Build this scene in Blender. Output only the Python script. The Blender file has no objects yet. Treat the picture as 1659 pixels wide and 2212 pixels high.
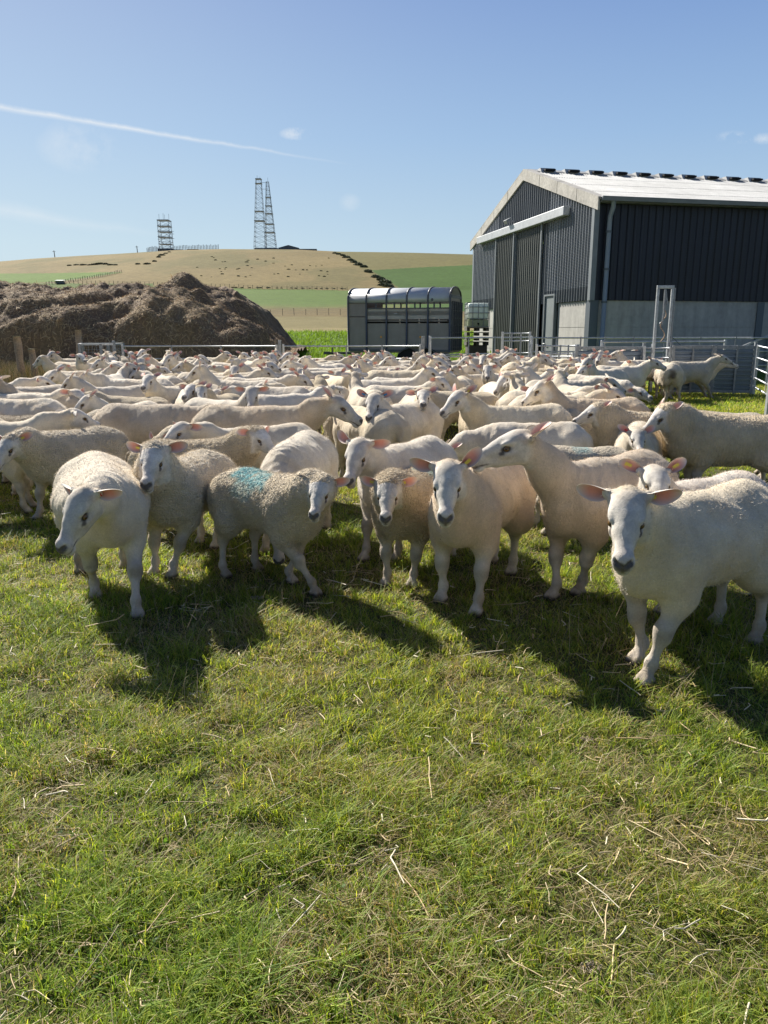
import bpy, math, random
import numpy as np
from mathutils import Vector, Matrix
random.seed(7)
rng = np.random.default_rng(7)
S = bpy.context.scene
COL = S.collection
R = math.radians

# ---------------------------------------------------------------- camera, world, sun, exposure
H_CAM = 1.55
PITCH = R(13.14)
FPX = 1661.6                      # focal length in picture units (picture 1659 x 2212)
cam_d = bpy.data.cameras.new('camera'); cam = bpy.data.objects.new('camera', cam_d); COL.objects.link(cam)
cam.location = (0, 0, H_CAM); cam.rotation_euler = (math.pi/2 - PITCH, 0, 0)
cam_d.sensor_fit = 'VERTICAL'; cam_d.sensor_height = 36.0; cam_d.lens = 36.0*FPX/2212.0
cam_d.clip_start = .05; cam_d.clip_end = 5000
S.camera = cam
CT, ST = math.cos(PITCH), math.sin(PITCH)

def ray(x, y):
    u = (x-829.5)/FPX; v = (1106-y)/FPX
    return Vector((u, CT + v*ST, -ST + v*CT))
def P(x, y, z=0.0):               # point of height z seen at picture (x, y)
    d = ray(x, y); t = (z-H_CAM)/d.z
    return Vector((d.x*t, d.y*t, z))
def A(x, y, Y):                   # point at depth Y seen at picture (x, y)
    d = ray(x, y); t = Y/d.y
    return Vector((d.x*t, Y, H_CAM + d.z*t))
def proj(p):
    X, Y, Z = p[0], p[1], p[2]-H_CAM
    dep = Y*CT - Z*ST; up = Y*ST + Z*CT
    return 829.5 + FPX*X/dep, 1106 - FPX*up/dep

SUN_AZ = R(-37)                   # left of straight ahead
SUN_EL = R(36)
sun_dir = Vector((math.sin(SUN_AZ)*math.cos(SUN_EL), math.cos(SUN_AZ)*math.cos(SUN_EL), math.sin(SUN_EL)))
sd = bpy.data.lights.new('sun', 'SUN'); sd.energy = 5.0; sd.angle = R(.55); sd.color = (1, .94, .84)
so = bpy.data.objects.new('sun', sd); COL.objects.link(so)
so.rotation_euler = sun_dir.to_track_quat('Z', 'Y').to_euler(); so.location = (0, 0, 30)

W = bpy.data.worlds.new('World'); S.world = W; W.use_nodes = True
wn = W.node_tree; wn.nodes.clear()
def wnode(t, **k):
    n = wn.nodes.new(t)
    for a, b in k.items(): setattr(n, a, b)
    return n
sky = wnode('ShaderNodeTexSky', sky_type='NISHITA', sun_disc=False, sun_elevation=SUN_EL, sun_rotation=SUN_AZ)
sky.air_density = 1.0; sky.dust_density = .45; sky.ozone_density = 2.2; sky.altitude = 50
bg = wnode('ShaderNodeBackground'); bg.inputs[1].default_value = .14
wo = wnode('ShaderNodeOutputWorld')
tc = wnode('ShaderNodeTexCoord')
def wl(a, b): wn.links.new(a, b)
def wmath(op, a, b=None, clamp=False):
    n = wnode('ShaderNodeMath', operation=op, use_clamp=clamp)
    for i, v in enumerate((a, b)):
        if v is None: continue
        if isinstance(v, (int, float)): n.inputs[i].default_value = v
        else: wl(v, n.inputs[i])
    return n.outputs[0]
def wdot(vec):
    n = wnode('ShaderNodeVectorMath', operation='DOT_PRODUCT'); wl(tc.outputs['Generated'], n.inputs[0]); n.inputs[1].default_value = vec
    return n.outputs['Value']
def wnoise(scale, detail=4, rough=.6):
    n = wnode('ShaderNodeTexNoise'); wl(tc.outputs['Generated'], n.inputs['Vector'])
    n.inputs['Scale'].default_value = scale; n.inputs['Detail'].default_value = detail; n.inputs['Roughness'].default_value = rough
    return n.outputs['Fac']
cover = None
def band(p0, p1, width, strength, fade0, fade1, nscale=30):
    """a vapour trail: a great-circle band between two sky directions"""
    global cover
    d0 = ray(*p0).normalized(); d1 = ray(*p1).normalized()
    n = d0.cross(d1).normalized(); t = (d1-d0).normalized()
    a0, a1 = d0.dot(t), d1.dot(t)
    off = wmath('ADD', wdot(n), wmath('MULTIPLY', wmath('SUBTRACT', wnoise(nscale), .5), width*1.1))
    al = wmath('DIVIDE', wmath('SUBTRACT', wdot(t), a0), a1-a0)
    wid = wmath('MULTIPLY', wmath('ADD', wmath('MULTIPLY', al, -.55), 1.0), width)
    core = wmath('SUBTRACT', 1.0, wmath('DIVIDE', wmath('ABSOLUTE', off), wmath('MAXIMUM', wid, width*.15)), True)
    core = wmath('POWER', core, 1.3)
    fade = wmath('MULTIPLY', wmath('DIVIDE', wmath('SUBTRACT', fade1, al), fade1-fade0, True), strength)
    front = wmath('GREATER_THAN', wdot((0, 1, 0)), 0)
    m = wmath('MULTIPLY', wmath('MULTIPLY', core, fade), front)
    m = wmath('MULTIPLY', m, wmath('ADD', wmath('MULTIPLY', wnoise(60), .9), .45))
    cover = m if cover is None else wmath('MAXIMUM', cover, m)
def puff(c, rad, strength, nscale=22, stretch=.5):
    global cover
    d = ray(*c).normalized(); right = Vector((1, 0, 0)); up = d.cross(right).normalized()*-1
    a = wmath('DIVIDE', wmath('SUBTRACT', wdot(right), d.dot(right)), rad)
    b = wmath('DIVIDE', wmath('SUBTRACT', wdot(up), d.dot(up)), rad*stretch)
    rr = wmath('ADD', wmath('MULTIPLY', a, a), wmath('MULTIPLY', b, b))
    rr = wmath('ADD', rr, wmath('MULTIPLY', wmath('SUBTRACT', wnoise(nscale*.5, 3), .5), 3.2))
    m = wmath('SUBTRACT', 1.0, rr, True)
    nz = wmath('MULTIPLY', wmath('SUBTRACT', wnoise(nscale, 5, .65), .42), 4.0, True)
    m = wmath('MULTIPLY', wmath('MULTIPLY', m, nz), strength)
    m = wmath('MULTIPLY', m, wmath('GREATER_THAN', wdot((0, 1, 0)), 0))
    cover = m if cover is None else wmath('MAXIMUM', cover, m)
band((0, 232), (700, 346), .0048, .7, .45, 1.1)
band((0, 452), (330, 505), .013, .30, .2, 1.2, 12)
puff((165, 315), .045, .35, 14, .6)
puff((634, 288), .022, .9, 45, .38)
puff((757, 437), .014, .25, 25, .8)
puff((1585, 297), .018, .6, 45, .4)
puff((1650, 300), .012, .5, 45, .5)
# physical sky, compressed the way the camera compressed it, blended with a clear-day elevation gradient
def wcomb(n_op, a, b):
    n = wnode('ShaderNodeVectorMath', operation=n_op)
    for i, v in enumerate((a, b)):
        if isinstance(v, tuple): n.inputs[i].default_value = v
        elif v is not None: wl(v, n.inputs[i])
    return n.outputs[0]
nis = wcomb('MULTIPLY', sky.outputs[0], (.10, .10, .10))
nis = wcomb('DIVIDE', nis, wcomb('ADD', wcomb('MULTIPLY', nis, (.75, .75, .75)), (1, 1, 1)))
ramp = wnode('ShaderNodeValToRGB'); rz = wmath('ADD', wmath('MULTIPLY', wdot((0, 0, 1)), .5), .5)
wl(rz, ramp.inputs[0]); cr = ramp.color_ramp
cr.elements[0].position = 0; cr.elements[0].color = (.25, .27, .25, 1)
cr.elements[1].position = 1; cr.elements[1].color = (.05, .11, .31, 1)
for z, c in ((-.02, (.40, .45, .45)), (0, (.66, .82, .92)), (.10, (.56, .76, .93)), (.22, (.37, .58, .89)), (.36, (.21, .37, .75)), (.44, (.15, .27, .55)), (.6, (.085, .165, .40))):
    e = cr.elements.new(z*.5+.5); e.color = (*c, 1)
glow = wmath('POWER', wmath('MAXIMUM', wdot(tuple(sun_dir)), 0.0), 5.0)
gl = wnode('ShaderNodeCombineXYZ')
for i, k in enumerate((.26, .24, .14)): wl(wmath('MULTIPLY', glow, k), gl.inputs[i])
away = wmath('ADD', wmath('MULTIPLY', wmath('ADD', wmath('MULTIPLY', wdot((0, 1, 0)), 2.2), .9, True), .25, True), .75)
gs = wnode('ShaderNodeVectorMath', operation='SCALE'); wl(ramp.outputs[0], gs.inputs[0]); wl(away, gs.inputs['Scale'])
grad = wcomb('ADD', gs.outputs[0], gl.outputs[0])
mix1 = wnode('ShaderNodeMix', data_type='RGBA'); mix1.inputs['Factor'].default_value = .8
wl(nis, mix1.inputs[6]); wl(grad, mix1.inputs[7])
mixc = wnode('ShaderNodeMix', data_type='RGBA'); wl(cover, mixc.inputs['Factor'])
wl(mix1.outputs[2], mixc.inputs[6]); mixc.inputs[7].default_value = (.93, .96, .98, 1)
wl(mixc.outputs[2], bg.inputs[0]); wl(bg.outputs[0], wo.inputs[0])
bg.inputs[1].default_value = .455

S.view_settings.view_transform = 'Standard'; S.view_settings.look = 'None'
S.view_settings.gamma = 1; S.view_settings.use_curve_mapping = False
S.view_settings.exposure = 1.05
S.cycles.max_bounces = 6; S.cycles.transparent_max_bounces = 6

# ---------------------------------------------------------------- helpers
def tag(o, label=None, cat=None, group=None, kind=None):
    if label: o['label'] = label
    if cat: o['category'] = cat
    if group: o['group'] = group
    if kind: o['kind'] = kind
    return o
def empty(name, loc=(0, 0, 0), rz=0.0):
    o = bpy.data.objects.new(name, None); COL.objects.link(o); o.location = loc; o.rotation_euler = (0, 0, rz)
    o.empty_display_size = .2
    return o
def link(name, me, parent=None, mats=()):
    for m in mats: me.materials.append(m)
    o = bpy.data.objects.new(name, me); COL.objects.link(o)
    if parent is not None: o.parent = parent
    return o
def np_mesh(name, V, F, smooth=False, col=None, mi=None):
    """V (n,3); F (m,k) with k 3 or 4"""
    me = bpy.data.meshes.new(name)
    V = np.ascontiguousarray(V, dtype=np.float32); F = np.ascontiguousarray(F, dtype=np.int32)
    me.vertices.add(len(V)); me.vertices.foreach_set('co', V.ravel())
    k = F.shape[1]
    me.loops.add(F.size); me.loops.foreach_set('vertex_index', F.ravel())
    me.polygons.add(len(F)); me.polygons.foreach_set('loop_start', np.arange(0, F.size, k, dtype=np.int32))
    me.polygons.foreach_set('loop_total', np.full(len(F), k, dtype=np.int32))
    if mi is not None: me.polygons.foreach_set('material_index', mi.astype(np.int32))
    me.polygons.foreach_set('use_smooth', np.full(len(F), smooth, dtype=bool))
    if col is not None:
        a = me.color_attributes.new('Col', 'FLOAT_COLOR', 'POINT')
        c = np.ones((len(V), 4), dtype=np.float32); c[:, :col.shape[1]] = col
        a.data.foreach_set('color', c.ravel())
    me.update(calc_edges=True)
    return me
class MB:
    """collects boxes, bars and tubes into one mesh of quads"""
    def __init__(s): s.V = []; s.F = []
    def add(s, V, F):
        n = len(s.V); s.V.extend([tuple(v) for v in V]); s.F.extend([tuple(i+n for i in f) for f in F]); return s
    def box(s, a, b):
        (x0, y0, z0), (x1, y1, z1) = a, b
        V = [(x, y, z) for z in (z0, z1) for y in (y0, y1) for x in (x0, x1)]
        return s.add(V, [(0, 2, 3, 1), (4, 5, 7, 6), (0, 1, 5, 4), (1, 3, 7, 5), (3, 2, 6, 7), (2, 0, 4, 6)])
    def bar(s, p, q, w, h=None, up=(0, 0, 1)):
        h = h or w; p = Vector(p); q = Vector(q); d = (q-p).normalized(); up = Vector(up)
        if abs(d.dot(up)) > .98: up = Vector((0, 1, 0))
        r = d.cross(up).normalized(); u = r.cross(d)
        V = [c + r*(sx*w/2) + u*(sz*h/2) for c in (p, q) for sx, sz in ((-1, -1), (1, -1), (1, 1), (-1, 1))]
        return s.add(V, [(0, 1, 2, 3), (7, 6, 5, 4), (0, 4, 5, 1), (1, 5, 6, 2), (2, 6, 7, 3), (3, 7, 4, 0)])
    def tube(s, pts, r, n=8, cap=True):
        pts = [Vector(p) for p in pts]; rr = r if isinstance(r, (list, tuple)) else [r]*len(pts)
        V = []; F = []
        for i, p in enumerate(pts):
            d = (pts[min(i+1, len(pts)-1)] - pts[max(i-1, 0)]).normalized()
            up = Vector((0, 0, 1)) if abs(d.z) < .9 else Vector((0, 1, 0))
            a = d.cross(up).normalized(); b = a.cross(d)
            V += [p + a*(rr[i]*math.cos(t*2*math.pi/n)) + b*(rr[i]*math.sin(t*2*math.pi/n)) for t in range(n)]
        for i in range(len(pts)-1):
            for t in range(n):
                F.append((i*n+t, i*n+(t+1) % n, (i+1)*n+(t+1) % n, (i+1)*n+t))
        if cap:
            F.append(tuple(range(n))); F.append(tuple(reversed(range((len(pts)-1)*n, len(pts)*n))))
        return s.add(V, F)
    def prism(s, poly, off):      # polygon points + extrusion vector
        n = len(poly); off = Vector(off); poly = [Vector(p) for p in poly]
        V = poly + [p+off for p in poly]
        F = [tuple(reversed(range(n))), tuple(range(n, 2*n))] + [(i, (i+1) % n, n+(i+1) % n, n+i) for i in range(n)]
        return s.add(V, F)
    def build(s, name, mat, parent=None, smooth=False, bevel=0):
        me = bpy.data.meshes.new(name); me.from_pydata(s.V, [], s.F); me.update()
        if smooth: me.polygons.foreach_set('use_smooth', [True]*len(me.polygons))
        o = link(name, me, parent, [mat])
        if bevel:
            m = o.modifiers.new('bevel', 'BEVEL'); m.width = bevel; m.segments = 2; m.limit_method = 'ANGLE'
        return o
# value noise
_lat = rng.random((64, 64, 64)).astype(np.float32)
def vnoise(p):
    p = np.asarray(p, dtype=np.float32); i = np.floor(p).astype(np.int32); f = p - i; f = f*f*(3-2*f)
    i &= 63; j = (i+1) & 63
    x0, y0, z0 = i[..., 0], i[..., 1], i[..., 2]; x1, y1, z1 = j[..., 0], j[..., 1], j[..., 2]
    fx, fy, fz = f[..., 0], f[..., 1], f[..., 2]
    c00 = _lat[x0, y0, z0]*(1-fx)+_lat[x1, y0, z0]*fx; c10 = _lat[x0, y1, z0]*(1-fx)+_lat[x1, y1, z0]*fx
    c01 = _lat[x0, y0, z1]*(1-fx)+_lat[x1, y0, z1]*fx; c11 = _lat[x0, y1, z1]*(1-fx)+_lat[x1, y1, z1]*fx
    return (c00*(1-fy)+c10*fy)*(1-fz) + (c01*(1-fy)+c11*fy)*fz
def fbm(p, oct=4, gain=.5):
    p = np.asarray(p, dtype=np.float32); s = 0; a = 1; t = 0
    for k in range(oct):
        s = s + a*vnoise(p*(2**k)+k*11.3); t += a; a *= gain
    return s/t
def n2(x, y, sc, seed=0, oct=4):
    x = np.asarray(x, dtype=np.float32); y = np.asarray(y, dtype=np.float32)
    return fbm(np.stack([x*sc, y*sc, np.full_like(x, seed+.5)], -1), oct)
def sstep(a, b, x):
    t = np.clip((x-a)/(b-a), 0, 1); return t*t*(3-2*t)

# ---------------------------------------------------------------- materials
def mat(name, color=None, rough=.7, metal=0.0, attr=None, noise=None, bump=None, spec=None, extra=None):
    """noise=(scale, darken, lighten) colour variation; bump=[(scale, strength, distance)]"""
    m = bpy.data.materials.new(name); m.use_nodes = True; t = m.node_tree; b = t.nodes['Principled BSDF']
    b.inputs['Roughness'].default_value = rough; b.inputs['Metallic'].default_value = metal
    if spec is not None: b.inputs['Specular IOR Level'].default_value = spec
    tcn = t.nodes.new('ShaderNodeTexCoord')
    if attr:
        at = t.nodes.new('ShaderNodeAttribute'); at.attribute_name = attr; src = at.outputs['Color']
    else:
        rgb = t.nodes.new('ShaderNodeRGB'); rgb.outputs[0].default_value = (*color, 1); src = rgb.outputs[0]
    if noise:
        for tup in (noise if isinstance(noise, list) else [noise]):
            sc, lo, hi = tup[:3]
            nz = t.nodes.new('ShaderNodeTexNoise'); nz.inputs['Scale'].default_value = sc; nz.inputs['Detail'].default_value = 5
            nz.inputs['Roughness'].default_value = .65
            if len(tup) > 3:                   # streaks running down the surface
                mp = t.nodes.new('ShaderNodeMapping'); mp.inputs['Scale'].default_value = (1, 1, tup[3]); t.links.new(tcn.outputs['Object'], mp.inputs['Vector']); t.links.new(mp.outputs[0], nz.inputs['Vector'])
            else: t.links.new(tcn.outputs['Object'], nz.inputs['Vector'])
            mr = t.nodes.new('ShaderNodeMapRange'); mr.inputs[1].default_value = .3; mr.inputs[2].default_value = .7
            mr.inputs[3].default_value = lo; mr.inputs[4].default_value = hi
            t.links.new(nz.outputs['Fac'], mr.inputs[0])
            vm = t.nodes.new('ShaderNodeVectorMath'); vm.operation = 'SCALE'
            t.links.new(src, vm.inputs[0]); t.links.new(mr.outputs[0], vm.inputs['Scale']); src = vm.outputs[0]
    t.links.new(src, b.inputs['Base Color'])
    last = None
    for sc, st, di in (bump or []):
        nz = t.nodes.new('ShaderNodeTexNoise'); nz.inputs['Scale'].default_value = sc; nz.inputs['Detail'].default_value = 4
        t.links.new(tcn.outputs['Object'], nz.inputs['Vector'])
        bp = t.nodes.new('ShaderNodeBump'); bp.inputs['Strength'].default_value = st; bp.inputs['Distance'].default_value = di
        t.links.new(nz.outputs['Fac'], bp.inputs['Height'])
        if last: t.links.new(last.outputs[0], bp.inputs['Normal'])
        last = bp
    if last: t.links.new(last.outputs[0], b.inputs['Normal'])
    if extra: extra(m, t, b, tcn, src)
    return m
# ================================================================ TERRAIN
CR_X = [-3000, -900, -300, 0, 100, 200, 300, 400, 500, 650, 740, 850, 1020, 1300, 1659, 2300, 4000]
CR_R = [640, 622, 592, 572, 563, 556.5, 550.5, 544, 541.5, 543, 547.5, 549, 553, 563, 576, 600, 640]
YK = np.array([0, 24, 32, 48, 80, 120, 200, 300, 600], float)
RK = [None, None, None, None, 697, 690, 655, 626, None]
ZK = [0, .14, .38, 1.45]
for y, r in zip(YK[4:8], RK[4:8]): ZK.append(A(829.5, r, y).z)
def terr(X, Y):
    X = np.asarray(X, float); Y = np.asarray(Y, float)
    r = np.hypot(X, Y); u = np.where(Y > .25*r, X/np.maximum(Y, 1e-6), np.sign(X+1e-9)*4)
    Ye = np.maximum(Y, .25*r)
    zb = np.where(Ye < 24, .14*sstep(6, 17, Ye), np.interp(Ye, YK[:8], ZK))
    xd = 829.5 + FPX*np.clip(u, -2.2, 2.2)*CT**0
    # crest height along this direction (solve with the level-ray approximation)
    row = np.interp(829.5 + FPX*u/CT*CT, CR_X, CR_R)
    v = (1106-row)/FPX; sl = (-ST + v*CT)/(CT + v*ST)
    zc = H_CAM + 600*sl
    t = np.clip((Ye-300)/300, 0, 1); z3 = ZK[7]
    arc = z3 + (zc-z3)*(1-(1-t)**1.35)
    z = np.where(Ye > 300, arc, zb)
    z = np.where(Ye > 600, zc - 26*((Ye-600)/300)**1.6, z)
    z = np.where(Ye > 1500, zc-26*3**1.6, z)
    z = z + sstep(150, 400, Ye)*(n2(X, Y, .012, 3)-.5)*2.0*(1-sstep(480, 590, Ye)*.8)
    return z
def zt(x, y): return float(terr(np.array([x]), np.array([y]))[0])
def ground_at(x, row, lo=20, hi=900):
    """first point where the ray through the picture meets the terrain"""
    d = ray(x, row); Ys = np.concatenate([np.linspace(lo, 300, 1200), np.linspace(300.5, hi, 1200)])
    X = d.x/d.y*Ys; Z = H_CAM + d.z/d.y*Ys; g = terr(X, Ys); k = np.argmax(g >= Z)
    if not (g >= Z).any(): k = np.argmin(np.abs(Ys-600))
    return Vector((X[k], Ys[k], float(g[k])))

ang = np.concatenate([np.linspace(-38, 38, 620), np.linspace(38.6, 321.4, 110)])*math.pi/180
rad = np.concatenate([np.linspace(.6, 24, 50), np.linspace(24.6, 60, 60), np.geomspace(61, 300, 120), np.linspace(302, 640, 170), np.geomspace(660, 3200, 24)])
AA, RR = np.meshgrid(ang, rad, indexing='ij')
RRc = RR
GX = RRc*np.sin(AA); GY = RRc*np.cos(AA)
GZ = terr(GX, GY)
# field colours (albedo)
px = 829.5 + FPX*GX/np.maximum(GY*CT-(GZ-H_CAM)*ST, 1e-3); py = 1106 - FPX*(GY*ST+(GZ-H_CAM)*CT)/np.maximum(GY*CT-(GZ-H_CAM)*ST, 1e-3)
frontm = GY > 20
colr = np.zeros(GX.shape+(3,))
colr[:] = (.085, .095, .035)
nA = n2(GX, GY, .9, 1); nB = n2(GX, GY, .12, 2); nC = n2(GX, GY*.35, .03, 4)
near = np.array((.075, .075, .03))*(.7+.6*nA)[..., None]
colr[:] = near
def setc(mask, c, var=.3, nz=None):
    nz = nC if nz is None else nz
    c = np.array(c, float); colr[mask] = (c*(1-var/2+var*nz)[..., None])[mask]
far = (GY > 20.6)
setc(far & (GY < 52), (.085, .15, .022), .5, nA)                                    # lush strip
setc((GY > 18) & (GX < -.40*GY) & (GY < 34), (.20, .16, .075), .5, nA)
tan = np.array((.36, .27, .125))
setc(far & (GY >= 52) & (py > 684), (.20, .165, .078), .4)                          # stubble near
band1 = far & (GY >= 52) & (py <= 684); setc(band1, (.18, .135, .065), .3)
w = sstep(672, 655, py+(nB-.5)*8); gcol = np.array((.105, .165, .035))
m = band1 & (py > 600); colr[m] = (colr*(1-w)[..., None] + gcol*(.85+.3*nC)[..., None]*w[..., None])[m]
hedge_x = [-200, 160, 300, 560, 640, 760, 860, 1020]; hedge_y = [613, 612, 617, 624, 625, 628, 634, 640]
hy_ = np.interp(px, hedge_x, hedge_y)
m = far & (py < hy_) & (GY > 150); setc(m, (.245, .185, .085), .5)
w2 = sstep(.45, .66, n2(GX, GY*.5, .05, 8))*.6; dk = np.array((.145, .135, .055)); colr[m] = (colr*(1-w2)[..., None]+dk*w2[..., None])[m]
# wall line running down from the crest splits rough pasture from the right-hand fields
wx = np.interp(py, [545, 560, 585, 608, 640], [722, 752, 788, 828, 872])
m2 = m & (px > wx); setc(m2, (.175, .155, .062), .4)
g_top = np.interp(px, [800, 900, 1030, 1400, 1700], [584, 578, 572, 572, 580])
m3 = far & (px > wx+14) & (py > g_top) & (GY > 150) & (px > 780); setc(m3, (.062, .125, .024), .22)
# left-hand bright pasture
lt = np.interp(px, [-600, 0, 120, 230, 262], [590, 591, 590, 588, 588]); lb = np.interp(px, [-600, 0, 130, 262], [622, 615, 608, 589])
m4 = far & (py > lt) & (py < lb) & (px < 262) & (GY > 150); setc(m4, (.12, .20, .035), .2)
m5 = far & (py >= np.maximum(lb, 613)) & (py < 640) & (px < 330) & (GY > 100); setc(m5, (.10, .155, .035), .25)
colr[GY > 60] *= np.array((.74, .76, .70))
V = np.concatenate([[[0, 0, 0]], np.stack([GX, GY, GZ], -1).reshape(-1, 3)])
cc = np.concatenate([[[.075, .085, .03]], colr.reshape(-1, 3)])
na, nr_ = GX.shape
I, J = np.meshgrid(np.arange(na), np.arange(nr_-1), indexing='ij'); I2 = (I+1) % na
F = np.stack([1+I*nr_+J, 1+I*nr_+J+1, 1+I2*nr_+J+1, 1+I2*nr_+J], -1).reshape(-1, 4)
cap0 = np.stack([np.zeros(na, int), 1+np.arange(na)*nr_, 1+((np.arange(na)+1) % na)*nr_, np.zeros(na, int)], -1)
me = np_mesh('ground', V, F, True, cc)
M_ground = mat('ground', attr='Col', rough=.95, noise=[(.35, .8, 1.2), (9, .7, 1.3)], bump=[(30, .6, .03), (5, .4, .05)], spec=.1)
ground = link('ground', me, None, [M_ground]); tag(ground, kind='structure')

# ================================================================ GRASS
def blades(N, X, Y, hgt, wid, cols, lean=.5, seg=3, Z=None):
    """N tapering bent blades -> V, F(tris), col"""
    th = rng.random(N)*2*np.pi; ph = th + (rng.random(N)-.5)*1.2 + np.pi/2
    ln = lean*(.3+1.1*rng.random(N))*hgt
    dx, dy = np.cos(th)*ln, np.sin(th)*ln
    wx_, wy_ = np.cos(ph)*wid/2, np.sin(ph)*wid/2
    Z = np.zeros(N) if Z is None else Z
    ts = [0, .5, .85, 1.0] if seg == 3 else [0, .6, 1.0]
    V = []; wv = [1, .8, .45, 0] if seg == 3 else [1, .65, 0]
    for t, w_ in zip(ts, wv):
        cx = X+dx*t**1.8; cy = Y+dy*t**1.8; cz = Z - .004 + hgt*(t - .28*lean*t*t)
        if w_ == 0: V.append(np.stack([cx, cy, cz], -1))
        else:
            V.append(np.stack([cx-wx_*w_, cy-wy_*w_, cz], -1)); V.append(np.stack([cx+wx_*w_, cy+wy_*w_, cz], -1))
    k = len(V); V = np.stack(V, 1).reshape(-1, 3)
    tri = []
    for s_ in range(len(ts)-2): tri += [(2*s_, 2*s_+1, 2*s_+3), (2*s_, 2*s_+3, 2*s_+2)]
    tri.append((k-3, k-2, k-1)); tri = np.array(tri)
    F = (np.arange(N)[:, None, None]*k + tri[None]).reshape(-1, 3)
    c = np.repeat(cols, k, axis=0).reshape(N, k, 3)
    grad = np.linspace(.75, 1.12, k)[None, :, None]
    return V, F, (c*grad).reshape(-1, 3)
GREENS = np.array([(.185, .27, .034), (.27, .345, .045), (.095, .165, .024), (.35, .375, .08), (.21, .29, .06)])
DRY = np.array([(.42, .35, .20), (.50, .43, .27), (.33, .26, .15), (.26, .22, .11)])
def gcols(X, Y, dry):
    N = len(X); c = GREENS[rng.integers(0, 5, N)]*(.7+.6*rng.random(N))[:, None]
    pn = n2(X, Y, 1.1, 21); dn = n2(X, Y, 2.4, 22)
    c = c*(.75+.55*pn)[:, None]
    c[:, 0] *= (.85+.4*n2(X, Y, .7, 25))
    pd = dry*(.35+1.9*sstep(.42, .7, dn)); isd = rng.random(N) < pd
    c[isd] = DRY[rng.integers(0, 4, isd.sum())]*(.7+.6*rng.random(isd.sum()))[:, None]
    return c
GV, GF, GC = [], [], []; goff = 0
def addg(t):
    global goff
    GV.append(t[0].astype(np.float32)); GF.append(t[1]+goff); GC.append(t[2].astype(np.float32)); goff += len(t[0])
def scatter(N, y0, y1, pw=.3, half=.60, extra=1.15):
    uu = rng.random(N); a = 1-pw
    Y = (y0**a + uu*(y1**a-y0**a))**(1/a); X = (rng.random(N)*2-1)*(half*Y+extra); return X, Y
GD = 1.0
# base lawn with tuft clumps
N = int(540000*GD); X, Y = scatter(N, 1.0, 9.0, .35)
dens = n2(X, Y, 3.2, 31); keep = rng.random(N) < .42+.9*sstep(.3, .65, dens); X, Y, dens = X[keep], Y[keep], dens[keep]; N = len(X)
tuft = n2(X, Y, 6.5, 33, 2); hgt = (.022+.050*rng.random(N)**1.5)*(.55+1.25*sstep(.35, .75, tuft)) * (.8+.5*sstep(.4, .7, n2(X, Y, 1.2, 34)))
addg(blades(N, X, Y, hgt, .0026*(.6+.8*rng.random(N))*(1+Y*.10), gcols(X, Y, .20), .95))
# real tufts: many blades from one point
NT = int(3900*GD); tx, ty = scatter(NT, 1.0, 9.0, .3); kt = n2(tx, ty, 1.0, 36) > .42; tx, ty = tx[kt], ty[kt]; nb = 26
X = np.repeat(tx, nb)+rng.normal(0, .018, len(tx)*nb); Y = np.repeat(ty, nb)+rng.normal(0, .018, len(tx)*nb); N = len(X)
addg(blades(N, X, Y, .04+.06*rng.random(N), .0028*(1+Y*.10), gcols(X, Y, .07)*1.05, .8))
# flattened dry thatch between the tufts
N = int(66000*GD); X, Y = scatter(N, 1.0, 8.5, .35); k = rng.random(N) < .35+1.0*sstep(.4, .65, n2(X, Y, 2.4, 22)); X, Y = X[k], Y[k]; N = len(X)
cd_ = np.array([(.56, .48, .32), (.46, .37, .22), (.36, .28, .16)])[rng.integers(0, 3, N)]*(.7+.6*rng.random(N))[:, None]
addg(blades(N, X, Y, .022+.035*rng.random(N)**1.5, .0018*(.6+.7*rng.random(N))*(1+Y*.10), cd_, 2.2, 3, .006+.015*rng.random(N)))
# clover and small herb leaves
N = int(16000*GD); X, Y = scatter(N, 1.0, 6.0, .5); k = n2(X, Y, 1.6, 41) > .52; X, Y = X[k], Y[k]; N = len(X)
a0 = rng.random(N)*6.28; r_ = (.003+.004*rng.random(N)); z0 = .006+.02*rng.random(N); tl = rng.normal(0, .6, (N, 2))
ring = np.linspace(0, 2*np.pi, 7)[:-1]
V = np.stack([np.stack([X+r_*np.cos(a0+q)*(1.2 if i % 3 == 0 else 1), Y+r_*np.sin(a0+q), z0+r_*(np.cos(a0+q)*tl[:, 0]+np.sin(a0+q)*tl[:, 1])], -1) for i, q in enumerate(ring)], 1).reshape(-1, 3)
tri = np.array([(0, 1, 2), (0, 2, 3), (0, 3, 4), (0, 4, 5)]); F = (np.arange(N)[:, None, None]*6+tri[None]).reshape(-1, 3)
c = np.array((.06, .125, .025))*(.6+.8*rng.random(N))[:, None]; addg((V, F, np.repeat(c, 6, axis=0)))
# farther grass: between the animals and across the open corner of the yard
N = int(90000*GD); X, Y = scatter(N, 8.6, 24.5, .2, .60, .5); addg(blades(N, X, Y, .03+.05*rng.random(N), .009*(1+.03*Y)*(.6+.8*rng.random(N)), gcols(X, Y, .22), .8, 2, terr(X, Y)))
N = int(50000*GD); Y = 9+12*rng.random(N); X = .30*Y + rng.random(N)*(.34*Y); addg(blades(N, X, Y, .04+.07*rng.random(N), .010*(.6+.8*rng.random(N)), gcols(X, Y, .15)*1.1, .8, 2, terr(X, Y)))
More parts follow.
